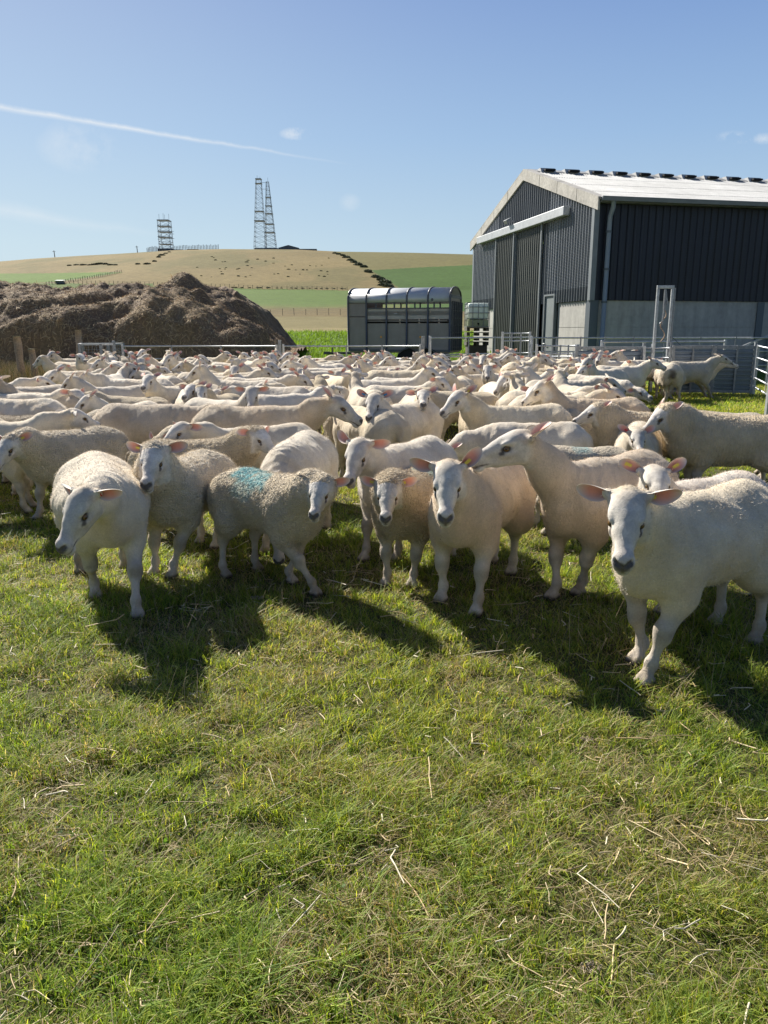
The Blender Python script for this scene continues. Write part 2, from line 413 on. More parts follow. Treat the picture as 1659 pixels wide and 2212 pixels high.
# lush strip behind the gates
N = int(60000*GD); Y = 21.5+30*rng.random(N)**1.2; X = (-.36+rng.random(N)*.62)*Y; zg = terr(X, Y)
c = np.array((.11, .19, .03))*(.6+.8*rng.random(N))[:, None]*(.7+.6*n2(X, Y, .6, 51))[:, None]; addg(blades(N, X, Y, (.08+.22*rng.random(N))*(.3+1.3*n2(X, Y, .4, 52)), .035, c, .5, 2, zg))
def _gr(m, t, b, tcn, src):
    tr = t.nodes.new('ShaderNodeBsdfTranslucent'); mx = t.nodes.new('ShaderNodeMixShader'); mx.inputs[0].default_value = .42
    g = t.nodes.new('ShaderNodeMix'); g.data_type = 'RGBA'; g.blend_type = 'MULTIPLY'; g.inputs['Factor'].default_value = 1
    t.links.new(src, g.inputs[6]); g.inputs[7].default_value = (1.9, 1.75, .8, 1); t.links.new(g.outputs[2], tr.inputs[0])
    t.links.new(b.outputs[0], mx.inputs[1]); t.links.new(tr.outputs[0], mx.inputs[2]); t.links.new(mx.outputs[0], t.nodes['Material Output'].inputs[0])
M_grass = mat('grass_blade', attr='Col', rough=.55, spec=.22, extra=_gr)
grass = link('grass', np_mesh('grass', np.concatenate(GV), np.concatenate(GF), False, np.concatenate(GC)), None, [M_grass]); tag(grass, 'short green pasture grass with dry blades and clover under the flock', 'grass', kind='stuff')
del GV, GF, GC
# dry flower stalks
GV, GF, GC = [], [], []; goff = 0
N = 5200; X, Y = scatter(N, 1.6, 8.5, -.1); k = n2(X, Y, .8, 61) > .44; X, Y = X[k], Y[k]; N = len(X)
c = np.array((.30, .235, .15))*(.6+.8*rng.random(N))[:, None]; addg(blades(N, X, Y, .08+.17*rng.random(N)**1.5, .0013*(1+.12*Y), c, .7))
N = 1600; X, Y = scatter(N, 2.6, 6.5, -.1); k = n2(X, Y, .9, 63) > .45; X, Y = X[k], Y[k]; N = len(X)
c = np.array((.36, .28, .18))*(.6+.8*rng.random(N))[:, None]; addg(blades(N, X, Y, .18+.14*rng.random(N)**1.5, .0014*(1+.12*Y), c, .5))
# rank yellow grass behind the fence posts and at the heap's foot
N = 46000; Y = 17.6+8.0*rng.random(N); X = -14.0+11.5*rng.random(N); k = (X < -.412*Y+1.2*(n2(X, Y, .5, 7)-.5)) | ((Y > 21.0) & (rng.random(N) < .45)); X, Y = X[k], Y[k]; N = len(X)
c = np.where((rng.random(N) < .62)[:, None], np.array((.46, .35, .19)), np.array((.17, .18, .055)))*(.55+.8*rng.random(N))[:, None]
addg(blades(N, X, Y, (.18+.50*rng.random(N)**1.2)*np.where(X > -.412*Y, .8, 1), .012, c, .35, 3, terr(X, Y)))
M_dry = mat('dry_stalk', attr='Col', rough=.7, spec=.2)
stalks = link('dry_stalks', np_mesh('dry_stalks', np.concatenate(GV), np.concatenate(GF), False, np.concatenate(GC)), None, [M_dry]); tag(stalks, 'thin brown seed stalks and rank yellow grass', 'dry grass', kind='stuff')
# straw litter: bent flattened stems
V = []; F = []; Cc = []
Ns = 2700; X, Y = scatter(Ns, 1.0, 7.5, .25)
for i in range(Ns):
    L_ = .025+.12*random.random()**2.0 + (.12 if random.random() < .06 else 0); a = random.random()*6.28; n = 5; w_ = (.0010+.0019*random.random())*(1+.06*Y[i]); kink = random.random() < .45
    p = Vector((X[i], Y[i], .012+.035*random.random())); el = random.gauss(0, .15); col_ = np.array(random.choice([(.66, .54, .33), (.58, .45, .25), (.74, .66, .48), (.48, .35, .18)]))*(.8+.4*random.random()); a2 = a; o = len(V)
    for k in range(n):
        d = Vector((math.cos(a2), math.sin(a2), el)); s_ = d.cross(Vector((0, 0, 1))).normalized()*w_
        z = max(p.z, .008)
        V += [(p.x-s_.x, p.y-s_.y, z), (p.x+s_.x, p.y+s_.y, z), (p.x, p.y, z+w_*1.1)]; Cc += [col_]*3
        p = p + d*(L_/(n-1)); a2 += random.gauss(0, .10) + ((random.choice((-1, 1))*(.6+random.random())) if kink and k == 2 else 0); el -= .03
        if k: F += [(o+(k-1)*3+q, o+(k-1)*3+(q+1) % 3, o+k*3+(q+1) % 3, o+k*3+q) for q in range(3)]
M_straw = mat('straw', attr='Col', rough=.6, noise=(60, .8, 1.15))
straw = link('straw_litter', np_mesh('straw_litter', np.array(V), np.array(F), True, np.array(Cc)), None, [M_straw]); tag(straw, 'pale broken straw stems scattered over the grass', 'straw', kind='stuff')
# tufts of shed wool
M_wool = mat('wool_tuft', (.40, .33, .24), .95, noise=(90, .7, 1.15), bump=[(160, .9, .006)])
for (x, y, r_, lab_) in ((303, 1622, .022, 'cream wool clump in the open grass below the front left ewe'), (575, 1520, .018, 'cream wool clump in the grass left of centre'), (262, 1267, .026, 'cream wool clump between the front left ewe\'s legs'),
        (556, 1295, .026, 'cream wool clump beneath the turquoise-marked lamb'), (1044, 1362, .012, 'tiny wool clump by the tan-chested ewe\'s front hooves'), (1268, 1600, .016, 'cream wool clump left of the front right ewe\'s shadow'), (1275, 2095, .018, 'cream wool clump near the bottom edge of the grass')):
    c0 = P(x, y, .012); pr = []
    bits = MB()
    n = 34
    for k in range(n):
        a = random.random()*6.28; rr = r_*.8*random.random()**.6; p0 = Vector((math.cos(a)*rr*1.3, math.sin(a)*rr*.8, .004)); a += random.gauss(0, .8)
        p1 = p0+Vector((math.cos(a), math.sin(a), .5+random.random()*.5))*r_*.5; p2 = p1+Vector((math.cos(a+1), math.sin(a+1), -.4))*r_*.5
        bits.tube([p0, p1, p2], [r_*.05, r_*.09, r_*.02], 5)
    o = bits.build('wool_tuft', M_wool, None, True); o.location = c0; tag(o, lab_, 'wool tuft', 'shed wool tufts in the grass')
# ================================================================ MATERIALS FOR STRUCTURES
M_galv = mat('galvanised_steel', (.42, .44, .46), .40, .5, noise=[(14, .75, 1.2), (90, .9, 1.1)], bump=[(60, .1, .002)])
M_galvd = mat('weathered_galvanised', (.26, .28, .30), .5, .35, noise=[(10, .7, 1.2)])
M_clad = mat('slate_blue_cladding', (.050, .062, .078), .42, .0, noise=[(.6, .85, 1.15), (14, .93, 1.07)], spec=.5)
M_trim = mat('grey_trim', (.20, .22, .235), .45, .2, noise=[(3, .85, 1.1)])
M_doorc = mat('door_cladding', (.060, .066, .060), .5, .0, noise=[(1.2, .8, 1.15)])
M_conc = mat('precast_concrete', (.43, .42, .39), .9, 0, noise=[(.8, .82, 1.08), (7, .9, 1.08), (5, .78, 1.08, .12)], bump=[(40, .3, .004)])
M_roof = mat('fibre_cement', (.48, .485, .48), .75, 0, noise=[(.5, .80, 1.06), (3, .85, 1.08, 1), (5, .88, 1.08), (40, .93, 1.05)], bump=[(50, .2, .003)])
M_barge = mat('lichened_barge', (.46, .44, .40), .9, 0, noise=[(1.5, .7, 1.1), (12, .75, 1.1)])
M_black = mat('vent_shade_and_tap', (.01, .01, .01), .9)
M_steel = mat('painted_steel_column', (.10, .12, .14), .5, .2)
def _perf(m, t, b, tcn, src):
    # pressed ventilation slots: rows of small louvres, paler than the gable sheet, darker than the side sheet
    sp = t.nodes.new('ShaderNodeSeparateXYZ'); t.links.new(tcn.outputs['Object'], sp.inputs[0])
    def mth(op, a, b_=None):
        n = t.nodes.new('ShaderNodeMath'); n.operation = op
        for i, v in enumerate((a, b_)):
            if v is None: continue
            if isinstance(v, (int, float)): n.inputs[i].default_value = v
            else: t.links.new(v, n.inputs[i])
        return n.outputs[0]
    z = mth('FRACT', mth('MULTIPLY', sp.outputs['Z'], 1/.05)); slot = mth('GREATER_THAN', z, .52)
    y = mth('FRACT', mth('MULTIPLY', mth('ADD', sp.outputs['X'], sp.outputs['Y']), 1/.2)); sy = mth('MULTIPLY', mth('GREATER_THAN', y, .12), mth('LESS_THAN', y, .62))
    top = mth('GREATER_THAN', sp.outputs['Z'], float(CLAD_SOLID))
    k = mth('MULTIPLY', mth('MULTIPLY', slot, sy), top)
    mx = t.nodes.new('ShaderNodeMix'); mx.data_type = 'RGBA'; t.links.new(k, mx.inputs['Factor']); t.links.new(src, mx.inputs[6]); mx.inputs[7].default_value = PERF_COL
    t.links.new(mx.outputs[2], b.inputs['Base Color'])

# ================================================================ BARN
CX, CD = 1276, 26.0
C0 = A(CX, 650, CD); C0.z = 0
e1 = Vector((-.2126, 1, 0)).normalized(); e2 = Vector((1, .2126, 0)).normalized()   # along gable, along side wall
def plane_hit(x, row, o, e):
    d = ray(x, row); n = Vector((e.y, -e.x, 0)); c = Vector((0, 0, H_CAM)); t = n.dot(o-c)/n.dot(d); p = c+d*t
    return (p-o).dot(e), p.z
gpt = lambda x, row: plane_hit(x, row, C0, e1)
spt = lambda x, row: plane_hit(x, row, C0, e2)
GW, _ = gpt(1023.5, 620); EAVE = spt(1290, 432)[1]; APEX = gpt(1131, 378)[1]; CLAD = gpt(1279, 648)[1]; SL = 34.0
print('barn width', GW, 'eave', EAVE, 'apex', APEX, 'at', gpt(1131, 378)[0], 'clad', CLAD, 'left eave', gpt(1023.5, 520), C0)
CLAD_SOLID = CLAD+.42
PERF_COL = (.30, .32, .35, 1); M_perf = mat('ventilated_cladding_lit', (.085, .097, .112), .45, .0, noise=[(.6, .85, 1.15), (4, .85, 1.1, .08)], spec=.5, extra=_perf)  # pale copy of the cladding: grazing sun put into sheet and slot colour
PERF_COL = (.006, .008, .012, 1); M_perfs = mat('ventilated_side_cladding_shaded', (.009, .013, .026), .45, .0, noise=[(.6, .8, 1.2), (4, .75, 1.2, .08)], spec=.5, extra=_perf)  # near-black copy of the cladding: the side wall's shade put into its colour
barn = empty('barn', C0, math.atan2(e2.y, e2.x))     # local x along side wall, local y along gable (depth)
tag(barn, 'large dark slate blue steel barn with pale corrugated roof and sliding gable door', 'barn')
ax_y = barn.rotation_euler.z
mid = GW/2
def roof_z(y, base=EAVE, ap=APEX): return ap-(ap-base)*abs(y-mid)/mid
def ribbed(s0, s1, pitch, depth, z0, z1f, plane):
    """trapezoidal sheet between s0 and s1; plane 'g' = gable (normal -x), 's' = side (normal -y)"""
    pts = []; s = s0
    prof = [(0, 0), (.32, 0), (.42, depth), (.60, depth), (.70, 0)]
    while s < s1:
        for a, d in prof:
            q = s+a*pitch
            if q <= s1: pts.append((q, d))
        s += pitch
    pts.append((s1, 0))
    V = []; F = []
    for q, d in pts:
        for z in (z0, z1f(q)):
            V.append((-d-.02, q, z) if plane == 'g' else (q, -d-.02, z))
    for i in range(len(pts)-1): F.append((2*i, 2*i+2, 2*i+3, 2*i+1))
    b = MB(); b.add(V, F); return b
# gable cladding, split round the door
dsl, dsr = gpt(1078, 620)[0], gpt(1173, 620)[0]       # far jamb, near jamb
trk0, trk1 = gpt(1043, 522), gpt(1235, 455)
TRK = (trk0[1]+trk1[1])/2; print('track', trk0, trk1, 'door', dsl, dsr)
pdl, pdr = gpt(1178, 700)[0], gpt(1200, 700)[0]; PDZ = gpt(1190, 636)[1]; print('pdoor', pdl, pdr, PDZ)
g = MB()
def seg(a, b, z0): 
    t = ribbed(a, b, .2, .055, z0, lambda q: roof_z(q)-.03, 'g'); g.add(t.V, t.F)
seg(0.0, pdr, CLAD); seg(pdr, pdl, PDZ); seg(pdl, dsr, CLAD); seg(dsr, dsl, TRK-.3); seg(dsl, GW, CLAD)
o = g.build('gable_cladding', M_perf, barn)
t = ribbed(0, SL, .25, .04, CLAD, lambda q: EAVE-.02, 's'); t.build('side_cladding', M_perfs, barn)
b = MB(); b.box((0, GW, CLAD), (SL, GW+.05, EAVE)); b.box((SL, 0, 0), (SL+.05, GW, EAVE)); b.build('rear_cladding', M_clad, barn)
# see-through glints of daylight: ridge and open bays are left out of the back wall; inner floor is dark
# concrete base walls
b = MB()
for k in range(3):
    z0, z1 = k*CLAD/3+.008, (k+1)*CLAD/3-.008
    b.box((.30, .02, z0), (SL, .16, z1)); 
    b.box((.02, .32, z0), (.16, pdr-.12, z1)); b.box((.02, dsl+.05, z0), (.16, GW-.1, z1)); b.box((.02, pdl+.08, z0), (.16, dsr, z1))
b.box((.30, .04, .0), (SL, .14, CLAD)); b.box((.04, .32, 0), (.14, pdr-.12, CLAD)); b.box((.04, dsl+.05, 0), (.14, GW-.1, CLAD))
b.box((0.05, GW-.1, 0), (SL, GW, CLAD))
b.build('concrete_wall', M_conc, barn)

b = MB(); b.box((-.03, -.03, 0), (.27, .28, CLAD-.002)); b.build('corner_column', M_steel, barn)
sx = spt(1640, 690)[0]
for x in (sx, sx+6.2, sx+12.4):
    b = MB(); b.box((x-.13, -.03, 0), (x+.13, .0, CLAD-.02)); b.build('wall_column', M_steel, barn)
# corner flashing
b = MB(); b.box((-.085, -.085, CLAD-.01), (-.0665, .09, EAVE-.02)); b.box((-.066, -.085, CLAD-.01), (.09, -.067, EAVE-.02)); b.build('corner_flashing', M_trim, barn)
b = MB(); b.box((-.07, GW-.12, CLAD), (-.057, GW+.07, EAVE-.02)); b.build('corner_flashing', M_trim, barn)
# sliding doors
dm = gpt(1118, 600)[0]
for a, c, off in ((dsr, dm, .10), (dm, dsl, .17)):
    t = ribbed(a+.06, c-.06, .2, .03, .06, lambda q: TRK-.10, 'g'); 
    for i, v in enumerate(t.V): t.V[i] = (v[0]-off+.03, v[1], v[2])
    d_ = t.build('sliding_door', M_doorc, barn)
    f = MB(); x0 = -off-.035
    for q in (a, c-.07): f.box((x0-.02, q, .05), (x0+.05, q+.07, TRK-.08))
    f.box((x0-.018, a+.07, .05), (x0+.05, c-.07, .13))
    fr = f.build('door_frame', M_trim, barn)
    for v_ in (fr,): v_.parent = d_
b = MB(); b.box((-.30, trk1[0], TRK-.14), (-.06, trk0[0], TRK+.16)); b.V[0:0] = []
o = b.build('door_track_cover', mat('track_cover', (.44, .46, .48), .5, .3, noise=[(4, .85, 1.1)]), barn, bevel=.02)
# personnel door
b = MB(); b.box((-.05, pdr+.06, .05), (-.01, pdl-.06, PDZ-.06)); pd = b.build('side_door', mat('grey_door', (.20, .225, .23), .5, .1, noise=[(2, .9, 1.1)]), barn)
b = MB(); b.box((-.10, pdr-.01, 0), (.03, pdr+.06, PDZ)); b.box((-.10, pdl-.06, 0), (.03, pdl+.01, PDZ)); b.box((-.10, pdr+.06, PDZ-.06), (.03, pdl-.06, PDZ)); b.build('door_frame', M_trim, pd)
b = MB(); b.tube([(-.06, pdl-.16, 1.15), (-.13, pdl-.16, 1.15), (-.13, pdl-.3, 1.14)], .016, 6); b.build('handle', M_galv, pd)
# barge boards and roof
th = .13
for s_ in (0, 1):
    y0 = -.35 if s_ == 0 else GW+.35; z0 = roof_z(0)-(APEX-EAVE)/mid*.35
    b = MB(); n_ = 4
    for k in range(n_):
        a0, a1 = k/n_, (k+1)/n_ - (.006 if k < n_-1 else 0)
        ya, yb = y0+(mid-y0)*a0, y0+(mid-y0)*a1; za, zb = z0+(APEX-z0)*a0, z0+(APEX-z0)*a1
        poly = [(-.12, ya, za-.24), (-.12, yb, zb-.24), (-.12, yb, zb+.13), (-.12, ya, za+.13)]
        b.prism(poly if s_ else poly[::-1], (.06, 0, 0))
        poly = [(-.122, ya, za+.131), (-.122, yb, zb+.131), (-.122, yb, zb+.160), (-.122, ya, za+.160)]
        b.prism(poly if s_ else poly[::-1], (.32, 0, 0))
    b.build('barge_board', M_barge, barn)
cp = .10                                # corrugation pitch
nx = int((SL+.4)/cp*5); xs = -.10+np.arange(nx)*cp/5
def roof_slope(side):
    V = []; F = []
    y0 = -.38 if side == 0 else GW+.38; ym = mid-(.10 if side == 0 else -.10)
    nrow = 4
    sl = (APEX-EAVE)/mid
    n_ = len(xs)
    for r_ in range(nrow):               # lapped courses of sheets, each lying proud of the one below
        o_ = len(V)
        for e in (0, 1):
            tt_ = (r_+e)/nrow; y = y0+(ym-y0)*tt_ - (.05 if e == 0 and r_ else 0)*(1 if side == 0 else -1); ed = y if side == 0 else GW-y
            z = EAVE + sl*ed + .10 + .012*(1-e)
            for x in xs: V.append((x, y, z+.016*math.sin(x/cp*2*math.pi)))
        for i in range(n_-1): F.append((o_+i, o_+i+1, o_+n_+i+1, o_+n_+i) if side == 0 else (o_+i, o_+n_+i, o_+n_+i+1, o_+i+1))
    b = MB(); b.V = V; b.F = F
    o = b.build('roof', M_roof, barn, False)
    m = o.modifiers.new('thick', 'SOLIDIFY'); m.thickness = .012
    return o
rf = roof_slope(0); roof_slope(1)
for k in range(int(SL/1.0)):
    b = MB(); x0 = .45+k*1.0
    b.prism([(x0, mid-.42, APEX-.02), (x0, mid-.30, APEX+.17), (x0, mid+.30, APEX+.17), (x0, mid+.42, APEX-.02)], (.60, 0, 0))
    v = b.build('ridge_cowl', M_roof, rf)
    b = MB(); b.box((x0+.10, mid-.56, APEX+.04), (x0+.52, mid-.375, APEX+.10)); b.build('vent_opening_shade', M_black, v)  # solid black block painted in for the shade inside the vent mouth
b = MB(); b.prism([(0, mid-.32, APEX+.035), (0, mid, APEX+.17), (0, mid+.32, APEX+.035)], (SL, 0, 0)); b.build('ridge_capping', M_roof, rf)
# gutter, downpipe
b = MB(); b.prism([(-.02, -.47, EAVE+.06), (-.02, -.30, EAVE+.06), (-.02, -.32, EAVE-.08), (-.02, -.45, EAVE-.08)], (SL, 0, 0)); gu = b.build('gutter', M_trim, barn, bevel=.01)
b = MB(); b.box((-.02, -.30, EAVE-.10), (SL, -.06, EAVE-.02)); b.build('eaves_soffit', M_trim, barn)
dpx = spt(1308, 500)[0]
b = MB(); b.tube([(dpx+.02, -.38, EAVE-.08), (dpx+.02, -.38, EAVE-.25), (dpx+.02, -.22, EAVE-.5), (dpx+.02, -.20, EAVE-.7), (dpx+.02, -.16, .1)], .075, 12)
dp = b.build('downpipe', mat('grey_pipe', (.20, .24, .28), .45), barn, True)
for z in (EAVE-1.0, EAVE*.62, CLAD-.1, .8): MB().tube([(dpx+.02, -.19+.02*(z < CLAD), z), (dpx+.02, -.19+.02*(z < CLAD), z+.07)], .092, 12).build('pipe_bracket', M_steel, dp)
# floodlight above the track
s_, z_ = gpt(1116, 478)
b = MB(); b.bar((-.05, s_, z_-.02), (-.34, s_+.02, z_+.06), .05); b.prism([(-.30, s_-.16, z_+.12), (-.50, s_-.16, z_+.02), (-.44, s_-.16, z_-.12), (-.26, s_-.16, z_-.02)], (0, .34, 0)); b.build('floodlight', M_galvd, barn, bevel=.01)
# ground slab line
b = MB(); b.box((-.12, -.12, -.05), (SL, GW, .045)); b.build('floor_slab', M_conc, barn)
b = MB(); b.box((.2, .2, CLAD-.05), (SL-.2, .26, CLAD)); b.build('sheeting_rail', M_steel, barn)

# ================================================================ RAILS, GATES, HURDLES
YS = .835
def near_(p): return Vector((p[0]*YS, p[1]*YS, 0))
def hz_(h, x, y): return H_CAM-(H_CAM-h)*YS - zt(x, y)
def gate(p, q, hgt, rails, label, cat='gate', group=None, rt=.020, posts=True, stiles=(.33, .66), name='field_gate'):
    p = near_(p); q = near_(q); g0 = zt(p.x, p.y); rails = [max(hz_(z, p.x, p.y), .08) for z in rails]; hgt = hz_(hgt, p.x, p.y); p.z = g0; q.z = zt(q.x, q.y); L_ = (q-p).length
    r = empty(name, p, math.atan2(q.y-p.y, q.x-p.x)); tag(r, label, cat, group)
    dz = q.z-p.z
    for z in rails: MB().tube([(0.03, 0, z), (L_-.03, 0, z+dz)], rt, 8).build('rail', M_galv, r, True)
    for s in (0.0, 1.0): MB().box((s*L_-.028, -.028, .08), (s*L_+.028, .028, hgt+.02+s*dz)).build('end_stile', M_galv, r, bevel=.006)
    for s in stiles: MB().box((s*L_-.02, -.030, rails[0]-.02), (s*L_+.02, -.022, hgt)).build('brace', M_galvd, r)
    return r
def post(x, y, hgt, label, m=None, w=.08, group=None):
    x *= YS; y *= YS; hgt = hz_(hgt, x, y)
    r = empty('post', (x, y, zt(x, y))); tag(r, label, 'post', group)
    b = MB(); b.box((-w/2, -w/2, -.1), (w/2, w/2, hgt)); b.build('shaft', m or M_galvd, r, bevel=.008)
    b = MB(); b.box((-w/2-.004, -w/2-.004, hgt+.001), (w/2+.004, w/2+.004, hgt+.012)); b.build('cap', M_galv, r)
    return r
RZ = [.14, .42, .74, 1.13]
FY = 24.6
gx = lambda x, Y=FY: A(x, 740, Y).x
gate((gx(264), FY, 0), (gx(597), FY+.0, 0), 1.15, RZ, 'long galvanised gate in front of the dark muck heap', stiles=(.32, .64))
gate((gx(612), FY, 0), (gx(908), FY+.1, 0), 1.17, RZ, 'long galvanised gate between the heap and the livestock trailer', stiles=(.46, .72))
post(gx(604), FY+.02, 1.3, 'grey steel post joining the two long gates by the foot of the heap')
post(gx(914), FY+.1, 1.42, 'grey steel post in front of the trailer tail corner')
b0 = A(928, 740, 24.9)
gate((b0.x, 24.7, 0), (A(1145, 740, 27).x, 27.0, 0), 1.42, [.2, .55, .86, 1.38], 'tubular rail running from the trailer corner towards the barn door', 'rail', stiles=(.36, .62), name='yard_rail')
gate((A(926, 740, 23.4).x, 23.4, 0), (A(1240, 740, 23.2).x, 23.2, 0), .95, [.15, .45, .85], 'low hurdle run at the back of the flock under the barn door', 'hurdle', stiles=(.1, .3, .5, .7, .9), name='low_hurdle')
gate((A(1086, 720, 25.4).x, 25.4, .1), (A(1145, 720, 25.4).x, 25.4, .1), 1.55, [.5, .9, 1.28, 1.52], 'bright tubular gate in front of the sliding barn door', stiles=(.33, .66), name='small_gate')
gate((A(1149, 727, 25.0).x, 25.0, 0), (A(1640, 727, 26.4).x+.0, 25.6, .02), 1.42, [.5, .95, 1.38], 'long handling race rail along the concrete barn wall', 'rail', stiles=(.1, .2, .3, .42, .55, .7, .85), name='race_rail')
gate((A(1160, 742, 23.9).x, 23.9, 0), (A(1245, 742, 23.8).x, 23.8, 0), 1.18, [.2, .45, .7, .92, 1.15], 'short five-bar hurdle beside the personnel door', 'hurdle', stiles=(.2, .4, .6, .8), name='hurdle')
gate((A(1300, 745, 23.6).x, 23.6, 0), (A(1560, 745, 24.6).x, 24.4, 0), 1.30, [.6, 1.27], 'bright rail behind the sheeted hurdles on the right', 'rail', stiles=(), name='race_rail')
def sheeted(p, q, hgt, label, stiles, zb=.10, nribs=7):
    p = near_(p); q = near_(q); hgt = hz_(hgt, p.x, p.y); p.z = zt(p.x, p.y); q.z = zt(q.x, q.y); L_ = (q-p).length
    r = empty('sheeted_hurdle', p, math.atan2(q.y-p.y, q.x-p.x)); tag(r, label, 'hurdle')
    V = []; F = []; z = zb; st = (hgt-.10-zb)/nribs
    prof = []
    for k in range(nribs):
        for a, d in ((0, 0), (.30, 0), (.38, -.05), (.82, -.05), (.90, 0)): prof.append((z+a*st, d))
        z += st
    prof.append((z, 0))
    for zz, d in prof: V += [(.03, d, zz), (L_-.03, d, zz)]
    for i in range(len(prof)-1): F.append((2*i, 2*i+1, 2*i+3, 2*i+2))
    b = MB(); b.add(V, F); o = b.build('ribbed_sheet', M_sheet, r); m = o.modifiers.new('thick', 'SOLIDIFY'); m.thickness = .004
    b = MB(); b.box((0, -.055, hgt-.075), (L_, .02, hgt)); b.box((0, -.055, zb-.06), (L_, .02, zb)); b.build('frame', M_galvd, r, bevel=.004)
    for s in (0, 1)+tuple(stiles):
        b = MB(); w = .035 if s in (0, 1) else .022; b.box((s*L_-w, -.075, zb-.10), (s*L_+w, -.052, hgt+.01)); b.build('stile', M_galvd, r, bevel=.003)
    return r
M_sheet = mat('zinc_sheet', (.14, .175, .23), .33, .6, noise=[(3, .8, 1.15), (30, .92, 1.08)])
Yh = 22.0
X_ = lambda x, Y, row=790: A(x, row, Y).x
sheeted((X_(1243, 22.6), 22.6, 0), (X_(1385, 22.5), 22.5, 0), 1.16, 'sheeted sheep hurdle behind the flock left of the tall frame', (), nribs=5)
sheeted((X_(1451, 21.9), 21.9, 0), (X_(1536, 21.8), 21.8, 0), 1.20, 'sheeted sheep hurdle just right of the tall frame', (.5,), nribs=9)
sheeted((X_(1540, 21.8), 21.78, 0), (X_(1624, 21.7), 21.6, 0), 1.20, 'sheeted sheep hurdle nearest the right-hand gate', (.55,), nribs=9)
for x, yy, h_, lab in ((1388, 22.4, 1.25, 'steel post at the right end of the left sheeted hurdle'), (1407, 22.2, 1.22, 'slim steel post between hurdle and tall frame'), (1447, 22.0, 1.28, 'steel post hinging the sheeted hurdle by the tall frame'), (1628, 21.6, 1.28, 'steel post at the corner of the right-hand hurdles'), (1246, 22.9, 1.2, 'steel post at the left end of the sheeted hurdle')):
    post(X_(x, yy), yy, h_, lab, w=.06)
gate((X_(1390, 22.2), 22.2, 0), (X_(1445, 22.0), 22.0, 0), 1.15, [.3, .6, .85, 1.12], 'narrow guillotine gate under the tall steel frame', stiles=(.3,), name='small_gate')
# open gate on the far right and near post
gate((X_(1634, 20.6), 20.6, 0), (X_(1715, 15.2, 820), 15.2, 0), 1.22, [.15, .38, .62, .9, 1.2], 'galvanised gate running out of frame at the right edge', stiles=(.4,))
pr = empty('post', (A(1654, 912, 12.0).x+.02, 12.0, zt(6, 12.0))); tag(pr, 'tall galvanised slam post at the right edge of the grass', 'post')
b = MB(); b.box((-.045, -.04, -.05), (.045, .04, 1.07)); b.build('shaft', M_galv, pr, bevel=.008)
b = MB(); b.tube([(0, 0, 1.07), (-.015, 0, 1.17), (.02, 0, 1.26), (.06, 0, 1.24)], .013, 6); b.build('latch_loop', M_galv, pr)
# tall lifting frame
fy = 18.45; xl, xr = A(1416, 700, fy).x, A(1447, 700, fy).x; ztop = A(1435, 620, fy).z-zt(6, fy)
fr = empty('lifting_frame', (xl, fy, zt(6, fy))); tag(fr, 'tall narrow galvanised steel goalpost frame in front of the dark wall', 'frame')
w_ = xr-xl
for x in (0, w_):
    b = MB(); b.box((x-.03, -.03, 0), (x+.03, .03, ztop-.035)); b.build('upright', M_galv, fr, bevel=.006)
b = MB(); b.box((-.03, -.031, ztop-.035), (w_+.03, .031, ztop+.035)); b.build('crossbar', M_galv, fr, bevel=.006)
b = MB(); b.box((w_+.04, -.02, .2), (w_+.07, .02, ztop-.02)); b.build('guide_channel', M_galvd, fr)
b = MB(); b.tube([(w_*.5, 0, ztop-.05), (w_*.52, 0, ztop-.5)], .03, 8); b.tube([(w_*.3, 0, ztop-.8), (w_*.45, 0, ztop-.84), (w_*.52, 0, ztop-.5)], .022, 6); b.tube([(w_*.55, 0, ztop-.1), (w_*.7, 0, ztop-.4)], .02, 6); b.build('pulley', M_galvd, fr)
b = MB(); b.tube([(w_*.52+.06*math.sin(k*.7), 0, ztop-.5-k*(ztop-1.7)/14) for k in range(15)], .012, 5); b.build('rope', mat('rope', (.35, .25, .18), .9), fr)
b = MB(); b.tube([(w_+.05, 0, ztop-1.1), (w_+1.2, 0, ztop-2.1), (w_+3.2, 0, 1.35)], .008, 4); b.build('guy_wire', M_steel, fr)
# sloping loading race side at the far right
rc = empty('loading_ramp', (A(1590, 740, 21.5).x, 21.5, .2)); tag(rc, 'galvanised ramp side rising at the right edge by the barn wall', 'ramp')
b = MB(); b.prism([(0, 0, .4), (0, 0, .86), (2.1, 0, 1.75), (2.1, 0, .4)], (0, .03, 0)); b.build('side_sheet', M_sheet, rc)
b = MB(); b.bar((-.02, -.02, .89), (2.1, -.02, 1.80), .05); b.build('top_rail', M_galv, rc)
